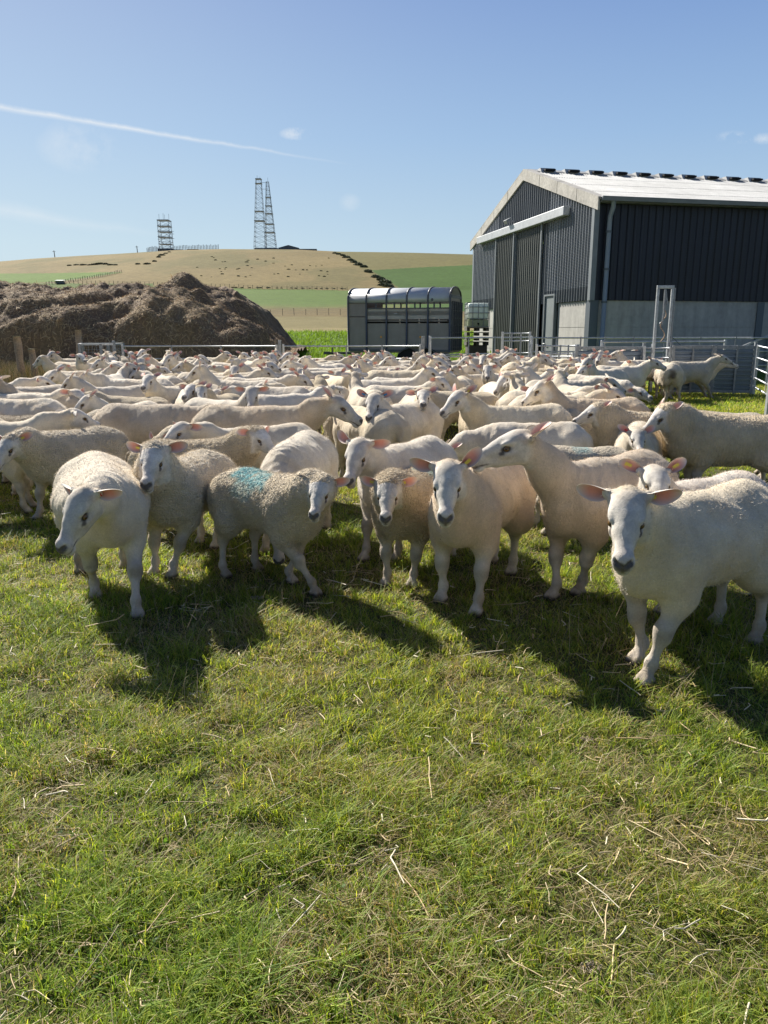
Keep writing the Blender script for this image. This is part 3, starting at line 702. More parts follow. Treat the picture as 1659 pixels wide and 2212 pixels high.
# corner pen (left) with mesh
pn = empty('corner_pen', (A(150, 760, 20.4).x, 20.4, .22)); tag(pn, 'small galvanised kissing-gate pen with mesh sides by the heap', 'pen')
xa = lambda x: A(x, 760, 20.4).x - pn.location.x
pts = [(0, .9), (xa(176), -.1), (xa(222), -.1), (xa(247), .0), (xa(236), 1.1), (xa(200), 1.2)]
for i, (x, y) in enumerate(pts):
    b = MB(); b.box((x-.035, y-.035, 0), (x+.035, y+.035, 1.04 if i != 3 else 1.12)); b.build('upright', M_galvd, pn, bevel=.005)
b = MB()
for i in range(len(pts)):
    (x0, y0), (x1, y1) = pts[i], pts[(i+1) % len(pts)]
    b.bar((x0, y0, 1.03), (x1, y1, 1.03), .06, .045); b.bar((x0, y0, .1), (x1, y1, .1), .04)
b.build('frame_rail', M_galv, pn)
b = MB()
for (x0, y0), (x1, y1) in ((pts[2], pts[3]), (pts[1], pts[2]), (pts[3], pts[4])):
    for k in range(10): b.tube([(x0, y0, .18+k*.08), (x1, y1, .18+k*.08)], .004, 4, False)
    n_ = 5
    for k in range(1, n_): b.tube([(x0+(x1-x0)*k/n_, y0+(y1-y0)*k/n_, .1), (x0+(x1-x0)*k/n_, y0+(y1-y0)*k/n_, 1.02)], .004, 4, False)
b.build('wire_mesh', M_galvd, pn)
# wooden posts
M_wood = mat('weathered_wood', (.34, .265, .19), .9, 0, noise=[(3, .7, 1.2), (30, .6, 1.25)], bump=[(25, .8, .01), (90, .5, .004)])
M_woodt = mat('post_top', (.26, .24, .13), .9, 0, noise=[(30, .7, 1.2)])
for x0, x1, rt, rb, Y, r_, lab in ((36, 50, 727, 823, 19.2, .09, 'leaning round wooden strainer post, leftmost in the long grass'), (68, 80, 755, 824, 18.9, .078, 'shorter wooden post right of the strainer post in the grass'), (169, 173, 714, 790, 21.4, .085, 'wooden post standing behind the small galvanised pen')):
    tp = A(x0, rt, Y); bt = Vector((A(x1, rb, Y).x, Y, zt(A(x1, rb, Y).x, Y)))
    r = empty('wooden_post', bt); tag(r, lab, 'post')
    b = MB(); n_ = 7; pts_ = [(bt*0+(tp-bt)*k/n_)+Vector((random.gauss(0, .008), random.gauss(0, .008), 0)) for k in range(n_+1)]; pts_[0].z = -.1
    b.tube(pts_, [r_*(1+.05*random.gauss(0, 1)) for _ in pts_], 14); b.build('shaft', M_wood, r, True)
    b = MB(); b.tube([tp-bt+Vector((0, 0, .002)), tp-bt+Vector((0, 0, .016))], [r_*.97, r_*.9], 14); b.build('sawn_top', M_woodt, r)
# ================================================================ MUCK HEAP
HX = [-40, 0, 30, 60, 130, 175, 230, 300, 370, 395, 420, 470, 500, 520, 545, 565, 590, 625]
HR = [610, 611, 613, 619, 617, 620, 622, 627, 624, 611, 607, 620, 634, 650, 668, 690, 722, 762]
Yr = 31.5
hx = np.linspace(A(-330, 700, Yr).x, A(640, 700, Yr).x, 420); hy2 = np.linspace(25.6, 37, 220)
hxx, hyy = np.meshgrid(hx, hy2, indexing='ij')
row = np.interp(829.5+FPX*hxx/Yr/CT*CT, HX, HR)   # ridge outline seen from the yard
v = (1106-row)/FPX; zr = H_CAM + Yr*(-ST+v*CT)/(CT+v*ST) - terr(hxx, np.full_like(hxx, Yr))
zr = np.maximum(zr, 0)
fall = np.clip(np.minimum((hyy-25.7)/3.6, (37-hyy)/3.5), 0, 1)
prof_ = np.sin(fall*np.pi/2)**.8
hz = zr*(.30+.70*prof_)*np.minimum(1, fall*6)
back = np.exp(-((hyy-Yr)/1.6)**2)
hz = hz*(.86+.14*back)
# tipped loads: rounded lumps leaning on the front
lumps = [(55, 655, 28.2, 1.6), (110, 690, 27.4, 1.5), (190, 625, 29.0, 1.3), (170, 680, 27.6, 1.2), (230, 660, 28.4, 1.3), (300, 640, 29.3, 1.4), (330, 690, 27.8, 1.3), (410, 625, 30.2, 1.4), (440, 665, 28.6, 1.5), (500, 690, 28.2, 1.2), (20, 640, 29.3, 1.6), (380, 700, 27.2, 1.2), (270, 715, 26.9, 1.1), (470, 715, 27.2, 1.2), (-70, 650, 28.5, 1.8)]
for lx, lr, ly, rr in lumps:
    c = A(lx, lr, ly); zz = c.z - float(terr(np.array([c.x]), np.array([ly]))[0])
    d2 = ((hxx-c.x)/(rr*1.15))**2 + ((hyy-ly)/rr)**2
    hz = np.where(d2 < 1, np.maximum(hz, (zz)*np.sqrt(np.clip(1-d2, 0, 1))**.55), hz)
hz = np.where((hyy > 29.5), np.minimum(hz, zr*1.03+.02), hz)
from_n = (n2(hxx, hyy, .75, 71, 3)-.5)*1.5 + (n2(hxx, hyy, 4.5, 72, 3)-.5)*.16 - np.abs(n2(hxx, hyy, .55, 75, 2)-.5)*1.1 + .12
hz = np.maximum(hz + from_n*np.minimum(1, hz/.6)*np.minimum(1, zr/.4), -.05)
HZ = hz + terr(hxx, hyy)
t1 = n2(hxx, hyy, 1.2, 73); hc = np.array((.19, .13, .082))*(.6+.8*t1)[..., None]
t2 = sstep(.48, .66, n2(hxx, hyy, .7, 74))*.6; hc = hc*(1-t2[..., None])+np.array((.27, .195, .10))*t2[..., None]
nxh, nyh = hxx.shape; I, J = np.meshgrid(np.arange(nxh-1), np.arange(nyh-1), indexing='ij')
F = np.stack([I*nyh+J, (I+1)*nyh+J, (I+1)*nyh+J+1, I*nyh+J+1], -1).reshape(-1, 4)
HV = np.stack([hxx, hyy, HZ], -1).reshape(-1, 3)
M_heap = mat('muck_heap', attr='Col', rough=.95, noise=[(6, .6, 1.3)], bump=[(14, .6, .05), (60, .8, .02)])
heap = empty('muck_heap', (-8, 30, 0)); tag(heap, 'long brown heap of strawy farmyard muck behind the gates', 'muck heap')
o = link('heap_mass', np_mesh('heap_mass', HV, F, True, hc.reshape(-1, 3)), None, [M_heap]); o.parent = heap; o.matrix_parent_inverse = Matrix.Translation((8, -30, 0))
# straw strands clinging to the surface
Ns = 80000; ii = rng.integers(0, nxh-2, Ns); jj = (rng.random(Ns)**1.5*(nyh*.62)).astype(int)
p0 = HV.reshape(nxh, nyh, 3)[ii, jj]; gxn = (HV.reshape(nxh, nyh, 3)[ii+1, jj]-p0); gyn = (HV.reshape(nxh, nyh, 3)[ii, jj+1]-p0)
nn = np.cross(gxn, gyn); nn /= np.linalg.norm(nn, axis=1)[:, None]
gxn /= np.linalg.norm(gxn, axis=1)[:, None]; gyn2 = np.cross(nn, gxn)
p0 = p0 + gxn*rng.normal(0, .04, Ns)[:, None]
a = rng.random(Ns)*6.28; d = gxn*np.cos(a)[:, None]+gyn2*np.sin(a)[:, None]
d[:, 2] -= .5*rng.random(Ns); d /= np.linalg.norm(d, axis=1)[:, None]
L_ = (.08+.28*rng.random(Ns)**1.7); sd_ = np.cross(d, nn); sd_ /= np.linalg.norm(sd_, axis=1)[:, None]; w_ = .004+.005*rng.random(Ns)
lift = nn*(.012+.05*rng.random(Ns)**2)[:, None]
q0, q1, q2 = p0+nn*.004, p0+d*(L_*.5)[:, None]+lift, p0+d*L_[:, None]+lift*.3
V = np.stack([q0-sd_*w_[:, None], q0+sd_*w_[:, None], q1-sd_*w_[:, None], q1+sd_*w_[:, None], q2], 1).reshape(-1, 3)
tri = np.array([(0, 1, 3), (0, 3, 2), (2, 3, 4)]); F = (np.arange(Ns)[:, None, None]*5+tri[None]).reshape(-1, 3)
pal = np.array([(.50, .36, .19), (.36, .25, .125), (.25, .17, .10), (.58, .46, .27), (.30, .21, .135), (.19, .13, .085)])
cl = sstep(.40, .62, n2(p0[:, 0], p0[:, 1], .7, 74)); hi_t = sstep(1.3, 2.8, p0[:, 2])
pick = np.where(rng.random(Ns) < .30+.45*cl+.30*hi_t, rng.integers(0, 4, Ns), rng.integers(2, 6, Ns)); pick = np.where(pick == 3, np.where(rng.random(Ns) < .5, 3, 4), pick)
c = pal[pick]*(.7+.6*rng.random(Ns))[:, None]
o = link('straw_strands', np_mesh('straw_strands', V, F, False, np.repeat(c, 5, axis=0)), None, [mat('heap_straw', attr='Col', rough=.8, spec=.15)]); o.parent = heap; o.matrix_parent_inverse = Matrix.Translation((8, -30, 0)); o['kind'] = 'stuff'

# ================================================================ LIVESTOCK TRAILER
TY = 28.5
tl = A(753, 700, TY+.6); tr_ = A(972, 700, TY-.5)
th_ = math.atan2(-1.1, tr_.x-tl.x); TL = (Vector((tr_.x, TY-.5, 0))-Vector((tl.x, TY+.6, 0))).length
gz = zt(tl.x+1.8, TY+.5)
tra = empty('livestock_trailer', (tl.x, TY+.6, gz), th_); tag(tra, 'grey aluminium livestock trailer with arched roof parked behind the gates', 'trailer')
TH = A(860, 622, TY+.5).z-gz; TW = 1.85; FL = .62
print('trailer', TL, TH)
M_alu = mat('aluminium_panel', (.30, .262, .24), .55, .1, noise=[(2, .85, 1.12), (30, .94, 1.05)])
M_alur = mat('roof_aluminium', (.54, .55, .56), .4, .2, noise=[(3, .9, 1.06)])
M_alub = mat('bright_band', (.46, .41, .375), .5, .1, noise=[(4, .9, 1.08)])
M_frm = mat('trailer_frame', (.11, .115, .125), .5, .5)
M_tyre = mat('tyre_rubber', (.015, .015, .016), .85)
eav = TH-.40
bays = [0, .22, .41, .60, .79, 1.0]; bays = [0, TL*.185, TL*.385, TL*.585, TL*.79, TL]
z_lv0 = FL+1.02; z_s0 = TH-.72; z_s1 = TH-.52       # lower vent, upper slot
b = MB(); b.box((bays[0], -.0, FL), (bays[1], .03, z_lv0+.16)); b.box((bays[0], 0, z_lv0+.19), (bays[1], .03, eav+.02)); b.build('front_panel', M_alu, tra)
for k in range(1, 5):
    x0, x1 = bays[k]+.03, bays[k+1]-.03
    b = MB(); b.box((x0, 0, FL), (x1, .03, z_lv0-.06)); b.build('side_panel', M_alu, tra)
    b = MB(); b.box((x0, -.008, z_lv0+.08), (x1, .03, z_lv0+.36)); b.box((x0, -.008, z_s0-.26), (x1, .03, z_s0-.03)); b.build('side_band', M_alub, tra)
    b = MB(); b.box((x0, 0, z_lv0+.37), (x1, .03, z_s0-.27)); b.build('side_panel', M_alu, tra)
b = MB()
for k in range(1, 5): b.box((bays[k]+.03, TW-.03, FL), (bays[k+1]-.03, TW, z_s0-.03))
b.box((bays[0], TW-.03, FL), (bays[1], TW, eav)); b.box((0, .03, FL), (.03, TW-.03, eav)); b.box((.0, .03, z_lv0), (TL-.1, TW-.03, z_lv0+.04)); b.box((0.05, .035, FL-.08), (TL, TW-.035, FL))
b.build('far_side_and_decks', M_alu, tra)
# arched roof
na_ = 12; arc = [(-.02 if i == 0 else 0, 0) for i in range(0)]
ry = lambda a: TW/2-(TW/2+.03)*math.cos(a); rzf = lambda a: z_s1+(TH-z_s1)*math.sin(a)**.62 if math.sin(a) > 0 else z_s1
V = []; F = []
al_ = [math.pi*i/24 for i in range(25)]
for x in (0, TL):
    for a_ in al_: V.append((x, ry(a_), rzf(a_)))
for i in range(24): F.append((i, i+1, 25+i+1, 25+i))
b = MB(); b.add(V, F); o = b.build('roof', M_alur, tra, True); m = o.modifiers.new('t', 'SOLIDIFY'); m.thickness = .02
for k, x in enumerate(bays):
    b = MB(); pts_ = [(x, -.03, FL-.05)] + [(x, ry(a_)-(.02 if a_ < 1.57 else -.02), rzf(a_)+.02) for a_ in al_] + [(x, TW+.03, FL-.05)]
    b.tube(pts_, .035, 6); b.build('hoop_frame', M_frm, tra, True)
b = MB(); b.bar((0, -.015, z_s1), (TL, -.015, z_s1), .04); b.bar((bays[1], -.015, z_s0-.01), (TL, -.015, z_s0-.01), .04); b.bar((0, -.02, FL), (TL, -.02, FL), .08); b.bar((0, TW, FL), (TL, TW, FL), .08)
for k in (1.5, 2.4, 3.4, 4.3):
    x = bays[int(k)]+(k % 1)*(bays[1]); b.bar((x, .02, z_s0-.02), (x, .02, z_s1), .05)
b.build('side_rails', M_frm, tra)
# tail ramp
b = MB(); n_ = 5
b.box((TL+.0, .06, FL+.02), (TL+.03, TW-.06, z_s1+.0)); rmp = b.build('tail_ramp', M_galvd, tra)
b = MB()
for k in range(6): y = .08+(TW-.2)*k/5; b.box((TL+.03, y, FL), (TL+.09, y+.07, z_s1+.03))
for k in range(7): z = FL+.1+k*(z_s1-FL-.15)/6; b.box((TL+.031, .08, z), (TL+.06, TW-.08, z+.04))
b.build('ramp_ribs', M_frm, rmp)
b = MB(); b.box((TL+.01, .08, z_s1+.14), (TL+.05, TW-.08, z_s1+.24)); b.build('rear_top_rail', M_galvd, tra)
# wheels, guards, drawbar
for y in (-.10, TW-.08):
    for x in (TL*.60, TL*.80):
        b = MB(); b.tube([(x, y, .34), (x, y+.20, .34)], [.34, .34], 20); b.build('wheel', M_tyre, tra, bevel=.03)
b = MB()
for y in (-.16,):
    for q in range(8):
        a0, a1 = math.pi*q/8, math.pi*(q+1)/8; c0 = TL*.70
        b.bar((c0-.62*math.cos(a0)*1.25, y+.14, .34+.42*math.sin(a0)), (c0-.62*math.cos(a1)*1.25, y+.14, .34+.42*math.sin(a1)), .30, .02)
b.build('mudguard', M_frm, tra)
b = MB(); b.bar((0, .5, FL-.12), (-1.15, TW/2, .48), .08); b.bar((0, TW-.5, FL-.12), (-1.15, TW/2, .48), .08); b.tube([(-1.0, TW/2, 0), (-1.0, TW/2, .7)], .03, 8); b.box((-1.35, TW/2-.04, .44), (-1.1, TW/2+.04, .54)); b.build('drawbar', M_frm, tra)
M_lbl = mat('label_blue', (.10, .22, .55), .4, noise=[(40, .6, 1.5)]); M_lblc = mat('label_cyan', (.05, .30, .62), .4)
b = MB(); x = bays[1]+.17; z = z_lv0+1.0-.12; z = A(803, 673, TY+.3).z-gz; b.box((x, -.004, z-.10), (x+.36, .0-.0005, z+.01)); lb = b.build('name_sticker', M_lbl, tra)
b = MB(); 
for k in range(9): b.box((x+.03+k*.033, -.0065, z-.07+.012*(k % 2)), (x+.052+k*.033, -.0045, z-.02)) 
b.build('sticker_lettering', mat('lettering', (.75, .78, .85), .5), lb)
b = MB(); x = bays[2]+.33; z = A(849, 678, TY+.4).z-gz; b.tube([(x, -.006, z), (x, -.001, z)], .095, 20); lb = b.build('round_badge', M_lblc, tra)
b = MB(); b.box((x-.06, -.0085, z-.008), (x+.06, -.0065, z+.004)); b.build('badge_lettering', bpy.data.materials['lettering'], lb)
for xq in (bays[1]+.55, bays[3]+.5):
    b = MB(); b.tube([(xq, -.02, FL+.48), (xq, -.001, FL+.48)], .035, 10); b.build('amber_reflector', mat('amber', (.85, .35, .02), .3), tra)
b = MB(); b.tube([(bays[4]+.15, -.05, z_lv0+.75), (bays[4]+.15, 0, z_lv0+.75)], .05, 10); b.build('vent_knob', M_frm, tra)

# ================================================================ WATER TANK
ty = 30.5; x0 = A(1009, 700, ty).x; x1 = A(1057, 700, ty).x; z0 = A(1030, 706, ty).z; z1 = A(1030, 653, ty).z; zg = zt((x0+x1)/2, ty)
tk = empty('water_tank', (x0, ty, zg)); tag(tk, 'white plastic caged tank on dark pallets beside the barn', 'tank')
w_ = x1-x0; z0 -= zg; z1 -= zg; print('tank', w_, z0, z1)
def _tk(m, t, b, tcn, src): b.inputs['Subsurface Weight'].default_value = .0
b = MB(); b.box((.03, .03, z0+.28), (w_-.03, .95, z1-.02)); b.build('plastic_bottle', mat('cloudy_plastic', (.78, .86, .78), .35, 0, noise=[(1.5, .9, 1.06)]), tk, True, bevel=.09)
b = MB(); b.box((.03, .03, z0), (w_-.03, .95, z0+.27)); b.build('lower_bottle', mat('cloudy_plastic_low', (.34, .38, .24), .4, 0, noise=[(3, .6, 1.3)]), tk, bevel=.04)
b = MB()
for z in (z0+.0, z0+.3, z0+.52, z0+.74, z1-.01): 
    for y in (0, .98): b.tube([(0, y, z), (w_, y, z)], .013, 5)
    for x in (0, w_): b.tube([(x, 0, z), (x, .98, z)], .013, 5)
for k in range(5):
    x = w_*k/4
    for y in (0, .98): b.tube([(x, y, z0), (x, y, z1)], .013, 5)
for y in (.3, .65): 
    for x in (0, w_): b.tube([(x, y, z0), (x, y, z1)], .013, 5)
b.build('cage', M_galvd, tk)
b = MB(); b.tube([(w_*.5, -.01, z0+.12), (w_*.5, -.12, z0+.12), (w_*.5, -.12, z0+.05)], .035, 8); b.build('tap', M_black, tk)
b = MB()
for z in (z0-.14, z0-.32, z0-.50, z0-.68):
    if z < -.02: break
    b.box((0, 0, z+.09), (w_, 1, z+.12))
    for x in (0, w_/2-.06, w_-.12): b.box((x, .02, z-.02), (x+.12, .98, z+.088))
b.box((.05, .05, 0), (w_-.05, .9, max(z0-.70, .05))); b.build('pallet_stack', mat('dark_pallet', (.045, .04, .035), .8), tk)

# ================================================================ HILLTOP
M_mast = mat('mast_steel', (.30, .34, .37), .6, .3)
M_hut = mat('hut', (.14, .155, .165), .8, noise=[(.3, .8, 1.15)])
def mast(xc, row_b, row_t, wb, wt, Y, label, levels, tilt=0.0, aer=(), plat=(), r=.16, faces=1):
    base = A(xc, row_b, Y); top = A(xc, row_t, Y); Hh = top.z-base.z; z0 = zt(base.x, Y)
    m = empty('lattice_mast', (base.x, Y, z0-.3)); Hh = top.z-z0+.3; tag(m, label, 'mast')
    wb *= Y/FPX; wt *= Y/FPX; b = MB()
    def cor(t, i):
        w = (wb+(wt-wb)*t)/2; return Vector((tilt*Hh*t + (w, w, -w, -w)[i], (w, -w, -w, w)[i], Hh*t))
    for i in range(4): b.bar(cor(0, i), cor(1, i), r)
    for k in range(levels):
        t0, t1 = k/levels, (k+1)/levels
        for i in range(4):
            j = (i+1) % 4; b.bar(cor(t0, i), cor(t1, j), r*.45); b.bar(cor(t0, j), cor(t1, i), r*.45); b.bar(cor(t1, i), cor(t1, j), r*.7)
    b.build('lattice', M_mast, m)
    for t in plat:
        w = (wb+(wt-wb)*t)/2+.4; x = tilt*Hh*t; MB().box((x-w, -w, Hh*t), (x+w, w, Hh*t+.3)).build('platform', M_mast, m)
    for dx, t, dz in aer:
        b = MB(); x = tilt*Hh*t
        if dz: b.bar((x+dx, 0, Hh*t), (x+dx, 0, Hh*t+dz), .16)
        else: b.bar((x, 0, Hh*t), (x+dx, 0, Hh*t), .22)
        b.build('aerial', M_mast, m)
    return m
s = 600/FPX
mast(562.7, 541, 386, 24, 10, 600, 'tallest lattice mast, left of the pair on the hill crest', 15, .008, [(-1, 1, 2.2), (1, 1, 1.4)], (.93, .42, .55, .99), .20)
mast(585.5, 541, 393, 23, 5, 606, 'slightly shorter tapering mast, right of the pair on the crest', 17, -.022, [(-5, .99, 0), (-5, .9, 0), (.3, 1, 3.0)], (.28, .40, .55, .66, .78), .24)
mast(360, 540, 476, 23, 22, 600, 'short square lattice mast standing alone on the left crest', 6, -.025, [(-3.6, 1, 4.5), (-.5, 1, 5), (.5, 1, 4), (3.6, 1, 4.5), (6.5, .66, 0), (6.5, .58, 0), (6.5, .44, 0), (-6, .5, 0), (-6, .42, 0)], (.25, .46, .63, .80, .985), .30)
def hut(xa_, xb_, row, hrow, Y, label, roof=False):
    p, q = A(xa_, row, Y), A(xb_, row, Y); z = zt((p.x+q.x)/2, Y); h_ = (A(xa_, hrow, Y).z-z)
    h = empty('hut', ((p.x+q.x)/2, Y, z-.6)); tag(h, label, 'building'); w = (q.x-p.x)/2; h_ += .6
    b = MB()
    if roof:
        e_ = h_*.62; b.box((-w, -4, 0), (w, 4, e_)); b.build('wall', M_hut, h)
        b = MB(); b.prism([(-w-.3, -4.2, e_-.1), (w+.3, -4.2, e_-.1), (0, -4.2, h_)], (0, 8.4, 0)); b.build('roof', M_hut, h)
    else:
        b.box((-w, -3, 0), (w, 3, h_-.3)); b.build('wall', M_hut, h); b = MB(); b.box((-w-.2, -3.2, h_-.298), (w+.2, 3.2, h_)); b.build('roof', M_mast, h)
hut(344, 374, 543, 537.5, 600, 'low flat hut at the foot of the short square mast')
hut(374, 396, 542, 540, 602, 'very low dark shed right of the short mast')
hut(406, 430, 542, 539, 603, 'low flat shed right of the hilltop compound fence')
hut(551, 600, 541, 536.5, 597, 'low flat hut under the two tall masts')
hut(603, 646, 543, 530.5, 604, 'pitched-roof hut right of the two tall masts', True)
hut(645, 664, 544, 538.5, 604, 'low pale shed beside the pitched hut', False)
hut(664, 684, 544.5, 538.5, 604, 'rightmost flat shed on the crest', False)
M_pole = mat('pole', (.16, .14, .12), .9)
def fence_run(pts, n, h_, label, wire=True, w=.12):
    f = empty('wire_fence', pts[0]); tag(f, label, 'fence'); b = MB(); W_ = MB(); prev = None; o0 = Vector(pts[0])
    segs = [(Vector(pts[i])-Vector(pts[i+1])).length for i in range(len(pts)-1)]; tot = sum(segs)
    for k in range(n+1):
        d = tot*k/n; i = 0
        while i < len(segs)-1 and d > segs[i]: d -= segs[i]; i += 1
        p = Vector(pts[i]).lerp(Vector(pts[i+1]), d/segs[i]); p.z = zt(p.x, p.y); q = p-o0
        hh = h_*(.85+.3*random.random()); MB().bar(q-Vector((0, 0, .3)), q+Vector((random.gauss(0, .04), 0, hh)), w).build('post', M_pole, f)
        if prev is not None and wire:
            for f_ in (.35, .65, .95): W_.bar(prev+Vector((0, 0, h_*f_)), q+Vector((0, 0, h_*f_)), w*.25)
        prev = q
    if wire: W_.build('wires', M_galvd, f)
G = lambda x, row: ground_at(x, row)
fence_run([tuple(A(318, 545, 597)), tuple(A(344, 543, 597))], 9, 4.2, 'compound fence left of the short square mast', w=.35)
fence_run([tuple(A(375, 543, 597)), tuple(A(472, 542, 597))], 30, 4.0, 'long compound fence between the hilltop sheds', w=.30)
for x, rb, rt, lab in ((297.5, 548, 531, 'wooden pole on the skyline left of the masts'), (119.5, 563, 541, 'thin lone pole on the far left skyline')):
    p = A(x, rb, 596); z = zt(p.x, 596); h_ = A(x, rt, 596).z-z; r = empty('pole', (p.x, 596, z)); tag(r, lab, 'pole')
    b = MB(); b.tube([(0, 0, -.5), (-.4, 0, h_)], [.35, .25], 7); b.build('shaft', M_pole, r)
    b = MB(); b.box((-1.6, -.1, h_-.9), (.8, .1, h_-.7)); b.build('crossarm', M_pole, r)
fence_run([tuple(G(262, 589)), tuple(G(210, 600)), tuple(G(130, 612)), tuple(G(100, 616))], 34, 1.25, 'stock fence falling across the left hillside', w=.16)
fence_run([tuple(G(150, 613)), tuple(G(300, 615)), tuple(G(560, 624)), tuple(G(750, 627))], 60, 1.2, 'stock fence along the foot of the tan hill', w=.14)
fence_run([tuple(G(560, 682)), tuple(G(660, 681)), tuple(G(760, 681))], 8, 1.1, 'thin wire fence across the brown stubble field', w=.07)
p = G(130, 613); r = empty('field_shelter', p); tag(r, 'small grey shelter at the corner of the left pasture', 'shelter')
b = MB(); b.box((-1.4, -1, 0), (1.4, 1.4, 1.0)); b.build('wall', M_hut, r); b = MB(); b.prism([(-1.7, -1.5, 1.05), (-1.7, -1.5, 1.15), (-1.7, 1.6, 1.5), (-1.7, 1.6, 1.4)], (3.4, 0, 0)); b.build('roof', M_galv, r)
# gorse bushes
M_gorse = mat('gorse_leaf', attr='Col', rough=.8)
def gorse_mesh(seed):
    r_ = np.random.default_rng(seed); N = 900
    d = r_.normal(size=(N, 3)); d /= np.linalg.norm(d, axis=1)[:, None]; d[:, 2] = np.abs(d[:, 2])
    rad_ = .75+.5*fbm(d*1.7+seed, 3); p = d*(rad_*(.6+.4*r_.random(N)**.4))[:, None]*np.array((1, .8, .62))
    a = r_.normal(size=(N, 3))*.12; b_ = r_.normal(size=(N, 3))*.12; V = np.stack([p, p+a, p+b_], 1).reshape(-1, 3)
    c = np.array((.125, .14, .075))*(.5+1.0*r_.random(N))[:, None]
    return np_mesh('gorse', V, np.arange(3*N).reshape(-1, 3), False, np.repeat(c, 3, 0))
gm = [gorse_mesh(k) for k in range(5)]
for m_ in gm: m_.materials.append(M_gorse)
M_stem = mat('gorse_stem', (.09, .07, .05), .9)
def bush(x, row, size, label, group, squash=1.0):
    p = G(x, row); o = bpy.data.objects.new('gorse_bush', random.choice(gm)); COL.objects.link(o); o.location = p
    k = 1.25*size*p.y/FPX; o.scale = (k, k*.9, k*squash); o.rotation_euler = (0, 0, random.random()*6.28)
    tag(o, label, 'bush', group)
lineb = [(724, 548, 5), (732, 550, 5), (741, 553, 6), (748, 557, 7), (757, 563, 7), (764, 567, 8), (774, 573, 9), (786, 577, 7), (795, 588, 9), (812, 599, 9), (823, 605, 10), (832, 611, 11), (828, 617, 9), (838, 619, 9)]
for (x, r_, s_), w_o in zip(lineb, ['topmost', 'second', 'third', 'fourth', 'fifth', 'sixth', 'seventh', 'eighth', 'ninth', 'tenth', 'eleventh', 'twelfth', 'thirteenth', 'lowest']): bush(x, r_, s_, w_o+' gorse bush in the dark row running down from the crest right of the masts', 'gorse row down the hill by the barn', .7)
for x, r_, s_ in [(366, 545, 3.5), (358, 548, 4), (350, 552, 6), (343, 556, 5.5), (334, 565, 5), (318, 571, 6), (298, 571, 5)]: bush(x, r_, s_, {366: 'topmost', 358: 'second', 350: 'third', 343: 'fourth', 334: 'fifth', 318: 'sixth', 298: 'lowest'}[x]+' gorse bush in the broken line below the short mast', 'gorse line below the short mast', .6)
for x, r_, s_ in [(206, 572, 7), (216, 571, 8), (228, 571, 7), (240, 573, 6), (250, 573, 5), (165, 573, 5), (150, 574, 5), (180, 573, 6), (195, 573, 5)]: bush(x, r_, s_, {150: 'leftmost', 165: 'second', 180: 'third', 195: 'fourth', 206: 'fifth', 216: 'sixth', 228: 'seventh', 240: 'eighth', 250: 'rightmost'}[x]+' gorse bush in the clump above the bright left pasture', 'gorse clump above the left pasture', .5)
rs = random.Random(5)
for k in range(46):
    x = rs.choice([rs.uniform(440, 560), rs.uniform(520, 720), rs.uniform(400, 720)]); r_ = rs.uniform(553, 600); bush(x, r_, rs.uniform(1.4, 3.4), 'tiny dark shrub dotted on the tan hillside under the masts', 'shrubs dotted on the tan hillside', .6)
for k in range(26): 
    x = 470+k*14+rs.uniform(-5, 5); 
    if x < 800: bush(x, 621+ (x-470)*.012, rs.uniform(2.2, 4.2), 'low dark shrub in the hedge line under the tan hill', 'hedge shrubs under the tan hill', .5)
